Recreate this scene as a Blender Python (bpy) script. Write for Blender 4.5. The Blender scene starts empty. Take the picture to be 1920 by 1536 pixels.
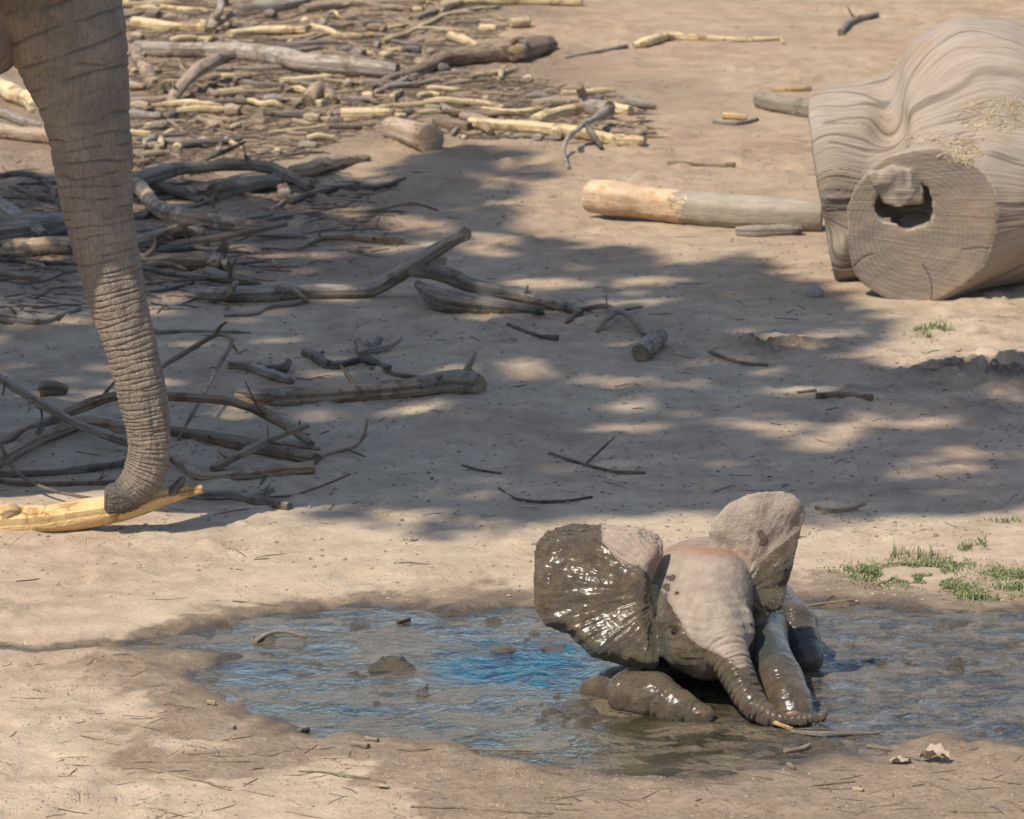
import bpy, math, random
import numpy as np
from mathutils import Vector

random.seed(7)
rng = np.random.default_rng(7)
rad = math.radians
scene = bpy.context.scene

# ------------------------------------------------------------------ camera
CAM_H, PITCH, FPX = 3.9, rad(11.0), 11100.0          # FPX: focal length in pixels of the 1920 wide photograph
CAM_D = CAM_H / math.tan(PITCH)                      # the optical axis meets the ground at the world origin
cam_data = bpy.data.cameras.new('camera')
cam_data.sensor_width = 36.0
cam_data.lens = 36.0 * FPX / 1920.0
cam_data.clip_start, cam_data.clip_end = 0.5, 2000.0
cam_data.dof.use_dof = True
cam_data.dof.focus_distance = 16.45
cam_data.dof.aperture_fstop = 12.0
cam = bpy.data.objects.new('camera', cam_data)
scene.collection.objects.link(cam)
cam.location = (0, -CAM_D, CAM_H)
cam.rotation_euler = (math.pi / 2 - PITCH, 0, 0)
scene.camera = cam

# ------------------------------------------------------------------ sky, sun, exposure
SUN_EL = rad(54.0)
_h = np.array([-0.70, -0.71]); _h /= np.linalg.norm(_h)
SUN = np.array([_h[0] * math.cos(SUN_EL), _h[1] * math.cos(SUN_EL), math.sin(SUN_EL)])   # towards the sun
world = bpy.data.worlds.new('World'); scene.world = world; world.use_nodes = True
wn = world.node_tree.nodes; wl = world.node_tree.links
bg = wn['Background']; bg.inputs['Strength'].default_value = 0.13
sky = wn.new('ShaderNodeTexSky'); sky.sky_type = 'NISHITA'; sky.sun_disc = False
sky.sun_elevation = SUN_EL; sky.sun_rotation = math.atan2(SUN[0], SUN[1])
sky.air_density = 1.0; sky.dust_density = 0.9; sky.ozone_density = 1.5
wl.new(sky.outputs[0], bg.inputs['Color'])
sun_data = bpy.data.lights.new('sun', 'SUN')
sun_data.energy = 4.2; sun_data.angle = rad(0.53); sun_data.color = (1.0, 0.93, 0.82)
sun = bpy.data.objects.new('sun', sun_data); scene.collection.objects.link(sun)
sun.rotation_euler = Vector(-SUN).to_track_quat('-Z', 'Y').to_euler()
sun.location = (-10, -10, 20)
scene.view_settings.view_transform = 'Standard'
scene.view_settings.look = 'None'
scene.view_settings.exposure = 0.52
scene.view_settings.gamma = 1.0

# ------------------------------------------------------------------ helpers: rays, noise, meshes
CAM = np.array([0, -CAM_D, CAM_H])
FWD = np.array([0, math.cos(PITCH), -math.sin(PITCH)])
UP = np.array([0, math.sin(PITCH), math.cos(PITCH)])

def ray(px, py):
    return FWD + np.array([1.0, 0, 0]) * ((px - 960.0) / FPX) - UP * ((py - 768.0) / FPX)

def R(px, py, Y):                       # point of a pixel's ray at world depth Y
    d = ray(px, py); return CAM + d * ((Y - CAM[1]) / d[1])

def G(px, py, z=0.0):                   # point of a pixel's ray at height z
    d = ray(px, py); return CAM + d * ((z - CAM[2]) / d[2])

def project(P):                         # world -> photograph pixels
    v = P - CAM
    w = v @ FWD
    return 960 + FPX * v[..., 0] / w, 768 - FPX * (v @ UP) / w

def mpp(p):                             # metres per photograph pixel at a point
    return float((np.asarray(p) - CAM) @ FWD) / FPX

def _hash(ix, iy, iz, seed):
    h = (ix.astype(np.int64) * 374761393 + iy.astype(np.int64) * 668265263 + iz.astype(np.int64) * 2147483647 + seed * 1442695) & 0xFFFFFFFF
    h = ((h ^ (h >> 13)) * 1274126177) & 0xFFFFFFFF
    h = ((h ^ (h >> 16)) * 2246822519) & 0xFFFFFFFF
    return ((h ^ (h >> 15)) & 0xFFFFFF) / float(0xFFFFFF)

def vnoise(x, y, z=None, seed=0):       # value noise, -1..1
    x = np.asarray(x, float); y = np.asarray(y, float)
    two = z is None
    z = np.zeros_like(x) if two else np.asarray(z, float)
    x, y, z = np.broadcast_arrays(x, y, z)
    ix, iy, iz = np.floor(x), np.floor(y), np.floor(z)
    fx, fy, fz = x - ix, y - iy, z - iz
    s = lambda t: t * t * t * (t * (t * 6 - 15) + 10)
    fx, fy, fz = s(fx), s(fy), s(fz)
    def plane(k):
        a = _hash(ix, iy, iz + k, seed); b = _hash(ix + 1, iy, iz + k, seed)
        c = _hash(ix, iy + 1, iz + k, seed); d = _hash(ix + 1, iy + 1, iz + k, seed)
        return (a * (1 - fx) + b * fx) * (1 - fy) + (c * (1 - fx) + d * fx) * fy
    v = plane(0)
    if not two:
        v = v * (1 - fz) + plane(1) * fz
    return v * 2 - 1

def fbm(x, y, z=None, octv=4, seed=0, gain=0.5):
    a, t, f = 1.0, 0.0, 1.0
    for k in range(octv):
        t = t + a * vnoise(np.asarray(x) * f + 17.3 * k, np.asarray(y) * f - 9.1 * k, None if z is None else np.asarray(z) * f + 3.7 * k, seed + k)
        a *= gain; f *= 2.03
    return t

def sstep(a, b, x):
    t = np.clip((x - a) / (b - a), 0, 1); return t * t * (3 - 2 * t)

def poly_sd(x, y, poly):                # signed distance to a polygon, negative inside
    x = np.asarray(x, dtype=np.float32); y = np.asarray(y, dtype=np.float32)
    d = np.full(x.shape, 1e18, np.float32); ins = np.zeros(x.shape, bool)
    n = len(poly)
    for i in range(n):
        ax, ay = poly[i]; bx, by = poly[(i + 1) % n]
        ex, ey = bx - ax, by - ay
        L = ex * ex + ey * ey + 1e-12
        t = np.clip(((x - ax) * ex + (y - ay) * ey) / L, 0, 1)
        d = np.minimum(d, (x - ax - ex * t) ** 2 + (y - ay - ey * t) ** 2)
        c = (ay > y) != (by > y)
        if abs(ey) > 1e-12:
            ins ^= c & (x < (y - ay) * ex / ey + ax)
    d = np.sqrt(d)
    return np.where(ins, -d, d)

def mesh_np(name, V, F, attrs=None, smooth=True, mats=(), mat_idx=None):
    V = np.asarray(V, np.float32); m = bpy.data.meshes.new(name)
    if isinstance(F, np.ndarray):
        k = F.shape[1]; loops = F.astype(np.int32).ravel(); starts = np.arange(0, len(loops), k, dtype=np.int32)
    else:
        lens = np.array([len(f) for f in F]); starts = np.concatenate([[0], np.cumsum(lens)[:-1]]).astype(np.int32)
        loops = np.array([i for f in F for i in f], np.int32)
    m.vertices.add(len(V)); m.vertices.foreach_set('co', V.ravel())
    m.loops.add(len(loops)); m.loops.foreach_set('vertex_index', loops)
    m.polygons.add(len(starts)); m.polygons.foreach_set('loop_start', starts)
    if mat_idx is not None:
        m.polygons.foreach_set('material_index', np.asarray(mat_idx, np.int32))
    m.update(calc_edges=True)
    m.polygons.foreach_set('use_smooth', np.full(len(m.polygons), smooth, dtype=bool))
    for k, a in (attrs or {}).items():
        a = np.asarray(a, np.float32)
        if a.ndim == 1:
            at = m.attributes.new(k, 'FLOAT', 'POINT'); at.data.foreach_set('value', a)
        else:
            at = m.attributes.new(k, 'FLOAT_VECTOR', 'POINT'); at.data.foreach_set('vector', a.ravel())
    for mt in mats:
        m.materials.append(mt)
    return m

def link(name, mesh, parent=None, loc=(0, 0, 0), label=None, cat=None, group=None, kind=None):
    o = bpy.data.objects.new(name, mesh); scene.collection.objects.link(o)
    o.location = loc
    if parent is not None:
        o.parent = parent
    if label: o['label'] = label
    if cat: o['category'] = cat
    if group: o['group'] = group
    if kind: o['kind'] = kind
    return o

# ------------------------------------------------------------------ node materials
class NT:
    def __init__(s, name):
        s.m = bpy.data.materials.new(name); s.m.use_nodes = True
        s.t = s.m.node_tree; s.p = s.t.nodes['Principled BSDF']; s.out = s.t.nodes['Material Output']
    def n(s, ty, ins=None, **kw):
        d = s.t.nodes.new('ShaderNode' + ty)
        for k, v in kw.items(): setattr(d, k, v)
        for k, v in (ins or {}).items(): s.set(d.inputs[k], v)
        return d
    def set(s, sock, v):
        if hasattr(v, 'is_output') or hasattr(v, 'links'): s.t.links.new(v, sock)
        elif isinstance(v, tuple) and len(v) == 3 and sock.type == 'RGBA': sock.default_value = (*v, 1)
        else: sock.default_value = v
    def attr(s, name, vec=False):
        a = s.n('Attribute', attribute_name=name); return a.outputs['Vector' if vec else 'Fac']
    def pos(s): return s.n('NewGeometry').outputs['Position']
    def obj(s): return s.n('TexCoord').outputs['Object']
    def scale(s, v, sc, loc=(0, 0, 0)): return s.n('Mapping', {0: v, 'Scale': sc, 'Location': loc}).outputs[0]
    def noise(s, v, scale, det=4, rough=0.55, dist=0.0, out='Fac'):
        return s.n('TexNoise', {'Vector': v, 'Scale': scale, 'Detail': det, 'Roughness': rough, 'Distortion': dist}).outputs[out]
    def vor(s, v, scale, feature='F1', out='Distance', rnd=1.0):
        return s.n('TexVoronoi', {'Vector': v, 'Scale': scale, 'Randomness': rnd}, feature=feature).outputs[out]
    def math(s, op, a, b=0.0, c=0.0, clamp=False):
        return s.n('Math', {0: a, 1: b, 2: c}, operation=op, use_clamp=clamp).outputs[0]
    def rng(s, v, a, b, c=0.0, d=1.0, smooth=True):
        return s.n('MapRange', {'Value': v, 'From Min': a, 'From Max': b, 'To Min': c, 'To Max': d}, interpolation_type='SMOOTHSTEP' if smooth else 'LINEAR').outputs[0]
    def mix(s, f, a, b, mode='MIX'):
        d = s.n('Mix', data_type='RGBA', blend_type=mode)
        s.set(d.inputs[0], f); s.set(d.inputs[6], a); s.set(d.inputs[7], b)
        return d.outputs[2]
    def bump(s, h, strength, dist, normal=None):
        i = {'Height': h, 'Strength': strength, 'Distance': dist}
        if normal is not None: i['Normal'] = normal
        return s.n('Bump', i).outputs[0]
    def fin(s, color=None, rough=None, normal=None, **kw):
        if color is not None: s.set(s.p.inputs['Base Color'], color)
        if rough is not None: s.set(s.p.inputs['Roughness'], rough)
        if normal is not None: s.set(s.p.inputs['Normal'], normal)
        for k, v in kw.items(): s.set(s.p.inputs[k], v)
        return s.m
# ------------------------------------------------------------------ ground shape
WATER_Z = -0.007
PUD_PX = [(292, 1201), (380, 1189), (470, 1168), (520, 1152), (640, 1147), (740, 1141), (790, 1137), (880, 1147), (940, 1139), (960, 1133),
          (1010, 1141), (1250, 1150), (1500, 1150), (1540, 1141), (1700, 1149), (1920, 1152), (2250, 1150), (2250, 1375), (1920, 1384),
          (1800, 1381), (1640, 1388), (1560, 1408), (1480, 1424), (1300, 1440), (1150, 1430), (1050, 1415), (950, 1398), (850, 1378),
          (700, 1370), (600, 1362), (560, 1340), (500, 1312), (430, 1290), (388, 1252), (480, 1226), (400, 1214)]
PUD = [tuple(G(x, y)[:2]) for x, y in PUD_PX]
RILL = [tuple(G(x, y)[:2]) for x, y in [(-60, 1206), (20, 1207), (70, 1215), (130, 1209), (185, 1205), (190, 1209), (130, 1216), (70, 1222), (0, 1215), (-60, 1214)]]
DAMP = [tuple(G(x, y)[:2]) for x, y in [(300, 1190), (470, 1150), (620, 1125), (760, 1130), (1000, 1125), (1480, 1110), (1560, 1090), (1700, 1120), (1950, 1135), (2300, 1120),
        (2300, 1560), (1900, 1580), (1300, 1600), (900, 1560), (760, 1500), (640, 1440), (560, 1430), (420, 1460), (330, 1440), (520, 1400), (380, 1370), (300, 1310), (250, 1270), (180, 1250), (330, 1225)]]
# x, y (pixels), half width (m), height (m): mud lumps, clods and thrown-up earth
MOUNDS = [(730, 1240, .07, .045), (690, 1255, .05, .04), (760, 1248, .05, .045), (640, 1262, .06, .03), (850, 1262, .08, .035), (520, 1192, .08, .035), (600, 1200, .05, .03),
          (930, 1155, .08, .03), (1050, 1165, .06, .03), (950, 1195, .05, .028), (830, 1150, .07, .02), (1000, 1185, .06, .03), (880, 1302, .05, .03), (620, 1170, .06, .025),
          (1060, 1345, .10, .018), (1300, 1372, .14, .014), (1180, 1375, .16, .014), (1560, 1320, .06, .03), (1640, 1245, .08, .035), (1700, 1243, .1, .032),
          (1800, 1240, .08, .035), (1850, 1300, .06, .03), (1750, 1390, .14, .014), (1850, 1375, .12, .018), (1590, 1390, .1, .016), (1500, 1385, .12, .02), (1650, 1330, .05, .022),
          (1540, 1395, .06, .02), (1900, 1360, .1, .02), (1620, 1175, .06, .022), (1780, 1170, .07, .022), (1380, 1405, .12, .016), (1200, 1400, .14, .014),
          (1480, 648, .16, .07), (1440, 655, .12, .05), (1540, 655, .1, .03), (1860, 700, .30, .055), (1780, 712, .16, .05), (1920, 705, .25, .06), (1640, 925, .14, .035), (1560, 930, .12, .03),
          (1800, 760, .1, .04), (1870, 765, .1, .04), (1620, 745, .2, .03), (215, 1072, .03, .022), (20, 1150, .09, .03), (240, 1125, .05, .015), (1450, 770, .1, .02),
          (420, 560, .2, .04), (300, 520, .3, .05), (600, 380, .3, .05), (700, 130, .5, .06), (450, 180, .5, .06), (900, 210, .4, .04), (100, 730, .06, .04), (1350, 640, .1, .03)]
MW = [(G(x, y)[0], G(x, y)[1], w, h) for x, y, w, h in MOUNDS]

def ground_parts(x, y):
    x = np.asarray(x, float); y = np.asarray(y, float)
    near = np.exp(-np.maximum(np.hypot(x / 6, (y - 2) / 12) - 1, 0) * 2)
    h = 0.020 * fbm(x * 0.7, y * 0.7, octv=3, seed=3) + 0.007 * fbm(x * 4, y * 4, octv=3, seed=11) * near
    # trampled crust: shallow scarps where a noise field crosses a level
    t = fbm(x * 5.0, y * 4.0, octv=4, seed=21)
    h = h + near * 0.005 * (sstep(0.10, 0.16, t) + sstep(0.45, 0.5, t) - sstep(-0.42, -0.36, -t))
    h = h + near * 0.0035 * fbm(x * 22, y * 18, octv=3, seed=31)
    # hoof-sized dents
    cx, cy = np.floor(x / 0.42), np.floor(y / 0.42)
    for ox in (-1, 0, 1):
        for oy in (-1, 0, 1):
            gx, gy = cx + ox, cy + oy; z0 = np.zeros_like(gx)
            qx = (gx + _hash(gx, gy, z0, 5)) * 0.42; qy = (gy + _hash(gx, gy, z0, 6)) * 0.42
            r = 0.05 + 0.07 * _hash(gx, gy, z0, 7); k = (_hash(gx, gy, z0, 8) > 0.45) * near
            d = np.hypot(x - qx, y - qy) / r
            h = h - k * 0.012 * np.exp(-d ** 4) + k * 0.005 * np.exp(-((d - 1.25) / 0.25) ** 2)
    cx, cy = np.floor(x / 0.75), np.floor(y / 0.75)
    for ox in (-1, 0, 1):               # round elephant footprints
        for oy in (-1, 0, 1):
            gx, gy = cx + ox, cy + oy; z0 = np.zeros_like(gx)
            qx = (gx + _hash(gx, gy, z0, 15)) * 0.75; qy = (gy + _hash(gx, gy, z0, 16)) * 0.75
            r = 0.11 + 0.05 * _hash(gx, gy, z0, 17); k = (_hash(gx, gy, z0, 18) > 0.35) * near
            d = np.hypot(x - qx, y - qy) / r + .12 * fbm(x * 9, y * 9, octv=2, seed=19)
            h = h - k * 0.011 * np.exp(-d ** 6) + k * 0.006 * np.exp(-((d - 1.12) / 0.14) ** 2)
    sd = poly_sd(x, y, PUD).astype(float)
    sdn = sd + 0.05 * fbm(x * 4.5, y * 3.0, octv=4, seed=41) - 0.03
    rl = poly_sd(x, y, RILL).astype(float) + 0.006 * fbm(x * 20, y * 20, octv=2, seed=4)
    bank = sstep(0.0, 1.1, sdn)
    basin = -0.030 + 0.030 * sstep(-0.10, 0.06, sdn) + 0.010 * fbm(x * 6, y * 4.0, octv=4, seed=51, gain=.6) + 0.019 * sstep(.42, .85, fbm(x * 7, y * 5, octv=4, seed=52, gain=.62)) * sstep(.05, -.15, sdn)
    hh = np.where(sdn < 1.1, basin * (1 - bank) + h * bank + 0.004 * sstep(0.0, .1, sdn), h)
    out = sstep(0.05, 0.13, sdn)
    hh = np.maximum(hh, (WATER_Z + 0.008 + 0.003 * fbm(x * 12, y * 12, octv=2, seed=8)) * out + -1.0 * (1 - out))
    hh = np.where(rl < 0.03, np.minimum(hh, np.maximum(WATER_Z - 0.006 + sstep(-0.01, 0.03, rl) * 0.03, -1)), hh)
    mound = np.zeros_like(hh)
    for mx, my, w, mh in MW:
        d = np.hypot((x - mx) / w, (y - my) / (w * 1.25))
        near_m = d < 3
        if near_m.any():
            xs, ys = x[near_m], y[near_m]
            rough = 1 + 0.9 * fbm(xs * 24, ys * 20, octv=4, seed=61, gain=.65)
            mound[near_m] += (mh * 0.5 if my < -3 else mh * 0.3) * np.exp(-d[near_m] ** 2 * 1.2) * np.clip(rough, 0, 1.8)
    hh = hh + mound
    return hh, sdn, mound, np.minimum(sdn, rl * 4 + .02)

def gh(x, y):
    a = np.atleast_1d(np.asarray(x, float)); b = np.atleast_1d(np.asarray(y, float))
    h = ground_parts(a, b)[0]; return h if np.ndim(x) else float(h[0])

def on_ground(px, py, lift=0.0):        # ground point under a pixel, on the uneven ground
    p = G(px, py)
    for _ in range(3):
        p = G(px, py, max(gh(p[0], p[1]), WATER_Z) + lift)
    return p

ax_ = np.concatenate([[-400, -150, -60, -30, -16, -9, -6, -4.5], np.arange(-3.6, 3.6, 0.0145), [3.6, 4.5, 6, 9, 16, 30, 60, 150, 400]])
ys = [-6.6]
while ys[-1] < 13.0: ys.append(ys[-1] + 0.0155 * ((ys[-1] + CAM_D) / 16.0) ** 1.35)
ay_ = np.concatenate([[-400, -150, -60, -30, -22, -14, -9.5, -7.6], ys, [14, 16, 20, 28, 45, 80, 160, 400]])
GX, GY = np.meshgrid(ax_, ay_)
HH, SDN, MND, WETSD = ground_parts(GX, GY)
nx, ny = len(ax_), len(ay_)
idx = np.arange(nx * ny).reshape(ny, nx)
gF = np.stack([idx[:-1, :-1], idx[:-1, 1:], idx[1:, 1:], idx[1:, :-1]], -1).reshape(-1, 4)
dmp = poly_sd(GX, GY, DAMP).astype(float) + 0.17 * fbm(GX * 2.6, GY * 1.7, octv=6, seed=71, gain=.68)
damp = 1 - sstep(-0.05, 0.05, dmp)
# litter: broken-wood floor at the back left of the yard
LIT = [tuple(G(x, y)[:2]) for x, y in [(-700, -60), (1010, -60), (1000, 60), (1060, 130), (1240, 215), (1180, 275), (900, 262), (740, 300), (600, 330), (600, 470), (420, 520), (-700, 520)]]
lit = 1 - sstep(-0.35, 0.35, poly_sd(GX, GY, LIT).astype(float) + 0.5 * fbm(GX * 1.1, GY * .9, octv=3, seed=81))

m = NT('ground_mat'); P = m.pos()
flat = m.scale(P, (1, 1, 1))
n1 = m.noise(flat, 0.9, 5, .6); n2 = m.noise(flat, 7, 6, .65); n3 = m.noise(flat, 45, 6, .7); n4 = m.noise(flat, 220, 3, .6)
dry = m.mix(m.rng(n2, .3, .7), (0.345, 0.258, 0.170), (0.462, 0.357, 0.245))
dry = m.mix(m.rng(n1, .42, .68), dry, m.mix(m.rng(n2, .35, .65), (0.33, 0.225, 0.15), (0.42, 0.30, 0.205)))
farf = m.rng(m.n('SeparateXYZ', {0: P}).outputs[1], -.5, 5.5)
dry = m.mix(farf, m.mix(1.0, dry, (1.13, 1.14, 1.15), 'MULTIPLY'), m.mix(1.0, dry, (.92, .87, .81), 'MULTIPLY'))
dry = m.mix(m.math('MULTIPLY', m.attr('litter'), m.rng(n2, .3, .62, .35, 1.0)), dry, m.mix(m.rng(n3, .35, .65), (0.13, 0.088, 0.058), (0.33, 0.235, 0.155)))
dry = m.mix(m.rng(m.noise(m.scale(flat, (1, .8, 1)), 2.6, 6, .65, .4), .44, .66, 0, .42), dry, m.mix(1.0, dry, (.62, .60, .58), 'MULTIPLY'))
speck = m.rng(n3, .60, .72)
dry = m.mix(m.math('MULTIPLY', speck, .45), dry, (0.20, 0.145, 0.10))
chip = m.vor(m.scale(flat, (1, .7, 1)), 60); chipn = m.noise(flat, 3.1, 3)
dry = m.mix(m.math('MULTIPLY', m.rng(chip, .20, .12), m.rng(chipn, .52, .62)), dry, (0.10, 0.075, 0.055))
dampc = m.mix(m.rng(n2, .3, .7), (0.205, 0.146, 0.093), (0.325, 0.24, 0.16))
dampc = m.mix(m.rng(n3, .45, .7, 0, .7), dampc, (0.125, 0.09, 0.06))
col = m.mix(m.math('MULTIPLY', m.attr('damp'), m.rng(n2, .28, .45, .55, 1.0)), dry, dampc)
col = m.mix(m.math('MULTIPLY', m.attr('soil'), m.rng(n3, .3, .6, .6, 1)), col, (0.105, 0.078, 0.057))
wet = m.rng(m.math('ADD', m.attr('shore'), m.rng(n2, .3, .7, -.05, .05, False)), .085, -.01)
col = m.mix(m.math('MULTIPLY', m.rng(m.math('ADD', m.attr('shore'), m.rng(m.noise(flat, 5, 7, .7), .3, .7, -.12, .12, False)), .17, .07), .85), col, m.mix(m.rng(n2, .3, .7), (0.125, 0.091, 0.06), (0.20, 0.148, 0.10)))
mud = m.mix(m.rng(n2, .3, .7), (0.05, 0.037, 0.022), (0.095, 0.07, 0.044))
col = m.mix(wet, col, mud)
ro = m.math('MULTIPLY_ADD', wet, m.math('MULTIPLY_ADD', n3, .35, -.84), .96)
hgt = m.math('ADD', m.math('MULTIPLY', n3, .8), m.math('MULTIPLY', n4, .35))
crack = m.vor(m.scale(flat, (1, .8, 1)), 5.5, 'DISTANCE_TO_EDGE')
hgt = m.math('ADD', hgt, m.math('MULTIPLY', m.math('MULTIPLY', m.rng(crack, 0, .02, -1, 0), m.rng(chipn, .58, .68)), .35))
mat_ground = m.fin(col, ro, m.bump(hgt, 1.0, 0.013), **{'Specular IOR Level': .35})
soil = np.clip(MND / 0.03, 0, 1) * (SDN > .3) * sstep(-.1, .5, fbm(GX * 3, GY * 3, octv=3, seed=9) + .35)
ground = link('ground', mesh_np('ground', np.stack([GX, GY, HH], -1).reshape(-1, 3), gF,
              dict(damp=damp.ravel(), shore=WETSD.ravel(), soil=soil.ravel(), litter=lit.ravel()), mats=[mat_ground]), kind='structure')

# ------------------------------------------------------------------ muddy water
y0 = G(1250, 1345)[1]                   # the ground line of the calf's forelegs
wx = np.arange(PUD[0][0] - .75, 3.4, 0.012); wy = np.arange(G(960, 1460)[1], G(960, 1120)[1], 0.014)
WX, WY = np.meshgrid(wx, wy)
calm = sstep(0.35, 0.85, WX)            # the calf stirs the water on its left side
cxy = G(1440, 1290)
rr = np.hypot(WX - cxy[0], (WY - cxy[1]) * .9)
rip = 0.0011 * fbm(WX * 14, WY * 26, octv=4, seed=91) + calm * (0.0032 * fbm(WX * 7, WY * 15, octv=4, seed=92) + 0.0024 * np.sin(rr * 62 + 3 * fbm(WX * 4, WY * 4, octv=2, seed=93)) * np.exp(-rr * 1.6))
WZ = WATER_Z + rip
gw = ground_parts(WX, WY)[0]
keep = gw < WATER_Z + 0.012
fk = keep[:-1, :-1] | keep[:-1, 1:] | keep[1:, 1:] | keep[1:, :-1]
wi = np.arange(WX.size).reshape(WX.shape)
wF = np.stack([wi[:-1, :-1], wi[:-1, 1:], wi[1:, 1:], wi[1:, :-1]], -1)[fk]
used = np.unique(wF); remap = np.zeros(WX.size, np.int64); remap[used] = np.arange(len(used))
wpx, wpy = project(np.stack([WX, WY, WZ], -1))
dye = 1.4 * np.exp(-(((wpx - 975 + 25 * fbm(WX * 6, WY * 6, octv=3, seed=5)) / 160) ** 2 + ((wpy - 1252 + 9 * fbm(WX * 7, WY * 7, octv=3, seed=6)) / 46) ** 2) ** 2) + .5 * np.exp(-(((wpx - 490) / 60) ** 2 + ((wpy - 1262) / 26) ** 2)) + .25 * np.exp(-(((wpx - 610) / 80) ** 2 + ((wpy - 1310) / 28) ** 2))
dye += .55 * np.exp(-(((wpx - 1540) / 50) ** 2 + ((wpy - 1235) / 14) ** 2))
m = NT('muddy_water_mat'); P = m.pos()
a = m.noise(m.scale(P, (1, 1.3, 1)), 3.2, 5, .6, .5); b = m.noise(m.scale(P, (1, .9, 1)), 9, 4, .58, 1.2); c = m.noise(m.scale(P, (1, .8, 1)), 40, 2, .5, .8)
base = m.mix(m.rng(a, .35, .62), (0.020, 0.019, 0.006), (0.075, 0.058, 0.033))
base = m.mix(m.attr('stir'), base, m.mix(m.rng(b, .35, .65), (0.03, 0.026, 0.019), (0.09, 0.073, 0.053)))
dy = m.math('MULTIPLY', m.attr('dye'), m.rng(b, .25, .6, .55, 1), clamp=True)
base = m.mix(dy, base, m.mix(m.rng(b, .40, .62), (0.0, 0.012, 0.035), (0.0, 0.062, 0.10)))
pale_fleck = m.math('MULTIPLY', m.rng(m.noise(m.scale(P, (1, 2.2, 1)), 30, 3, .5, .4), .60, .66), m.rng(a, .45, .62))
base = m.mix(m.math('MULTIPLY', pale_fleck, .18), base, (0.30, 0.31, 0.27))  # small pale flecks mixed thinly into the water colour
hgt = m.math('ADD', m.math('MULTIPLY', b, 1.0), m.math('MULTIPLY', c, .22))
hgt = m.math('MULTIPLY', hgt, m.rng(m.attr('stir'), 0, 1, .40, 1.0, False))
film = m.math('MULTIPLY', m.rng(m.noise(m.scale(P, (1, 1.5, 1)), 4.6, 7, .66, .5), .485, .535), m.math('SUBTRACT', 1.0, dy))   # skin of floating mud
base = m.mix(m.math('MULTIPLY', film, .85), base, m.mix(m.rng(b, .3, .7), (0.095, 0.073, 0.046), (0.155, 0.120, 0.080)))
hgt = m.math('ADD', hgt, m.math('MULTIPLY', m.math('MULTIPLY', film, c), .35))
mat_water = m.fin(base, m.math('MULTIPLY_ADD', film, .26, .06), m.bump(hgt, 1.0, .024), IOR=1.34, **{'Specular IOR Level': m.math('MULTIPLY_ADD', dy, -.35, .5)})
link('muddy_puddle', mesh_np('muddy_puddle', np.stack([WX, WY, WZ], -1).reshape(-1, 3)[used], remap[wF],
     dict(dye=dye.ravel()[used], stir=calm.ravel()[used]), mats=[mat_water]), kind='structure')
# ------------------------------------------------------------------ the shade tree (stands left of the view; its crown shades the yard)
SHADE = [(-1100, 330), (0, 330), (240, 325), (420, 345), (560, 325), (700, 345), (760, 300), (880, 280), (1000, 300), (1030, 335), (930, 385), (950, 430),
         (1080, 462), (1180, 468), (1300, 500), (1380, 482), (1480, 520), (1560, 545), (1640, 600), (1640, 640), (1560, 680), (1700, 700), (1800, 690), (1920, 690),
         (2500, 680), (2500, 965), (1920, 955), (1700, 970), (1560, 990), (1340, 962), (1000, 975), (960, 1002), (830, 1008), (640, 972), (520, 962), (430, 915),
         (330, 905), (200, 915), (-1100, 900)]
LITSPOTS = [(1022, 533, 80, 14), (905, 472, 60, 12), (1060, 430, 60, 16), (1205, 527, 95, 12), (1235, 566, 60, 8), (1180, 803, 120, 10), (1590, 812, 42, 15), (760, 775, 75, 11),
            (715, 830, 60, 15), (650, 892, 70, 8), (760, 968, 90, 10), (370, 650, 60, 10), (520, 640, 50, 8), (600, 697, 60, 8), (1500, 735, 70, 10), (1885, 742, 60, 13),
            (1230, 722, 90, 7), (1000, 700, 60, 8), (560, 320, 70, 10), (420, 470, 60, 12), (340, 440, 40, 14), (650, 400, 50, 10), (900, 900, 40, 6), (1350, 870, 50, 6),
            (1730, 640, 60, 10), (1450, 700, 60, 8), (480, 930, 60, 10), (560, 905, 40, 6), (330, 560, 50, 10), (640, 560, 60, 8), (860, 705, 40, 8), (1770, 850, 40, 6), (120, 800, 60, 12), (80, 480, 50, 16),
            (330, 945, 120, 32), (120, 925, 120, 30), (560, 870, 40, 8)]
yT = G(90, 1000)[1] - .02               # sun flecks on the cow's trunk: gaps in the crown along the sun's direction
for a, b, c in ((205, 360, 50), (215, 400, 40), (235, 560, 40), (255, 640, 46), (268, 700, 46), (278, 760, 46), (282, 830, 46), (280, 880, 40), (70, 40, 40)):
    q_ = R(a, b, yT - .08); q_ = q_ - SUN * (q_[2] / SUN[2]); u_, v_ = project(q_); LITSPOTS.append((float(u_), float(v_), c * 1.5, c * .3))
NL = 76000
lx = rng.uniform(-6.5, 4.2, NL); ly = rng.uniform(-3.5, 10.5, NL)
spx, spy = project(np.stack([lx, ly, np.zeros(NL)], -1))
mask = np.clip(0.5 - poly_sd(spx, spy * 4.5, [(a, b * 4.5) for a, b in SHADE]) / 60.0, 0, 1)
for a, b, c, d in LITSPOTS:
    mask *= 1 - np.exp(-(((spx - a) / (c * 1.15)) ** 2 + ((spy - b) / (d * 1.25)) ** 2) ** 2)
gapn = fbm(lx * 2.2, ly * 2.0, octv=3, seed=101)
mask *= np.where(gapn < -0.62, 0.15, 1.0)
ok = rng.random(NL) < mask * 0.95
lx, ly = lx[ok], ly[ok]; n = len(lx)
lz = 10.4 + 1.2 * fbm(lx * .6, ly * .6, octv=2, seed=102) + rng.uniform(-1.0, 1.0, n)
LC = np.stack([lx, ly, np.zeros(n)], -1) + np.outer(lz / SUN[2], SUN)
nrm = rng.normal(size=(n, 3)) * .55 + SUN; nrm /= np.linalg.norm(nrm, axis=1, keepdims=True)
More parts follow.
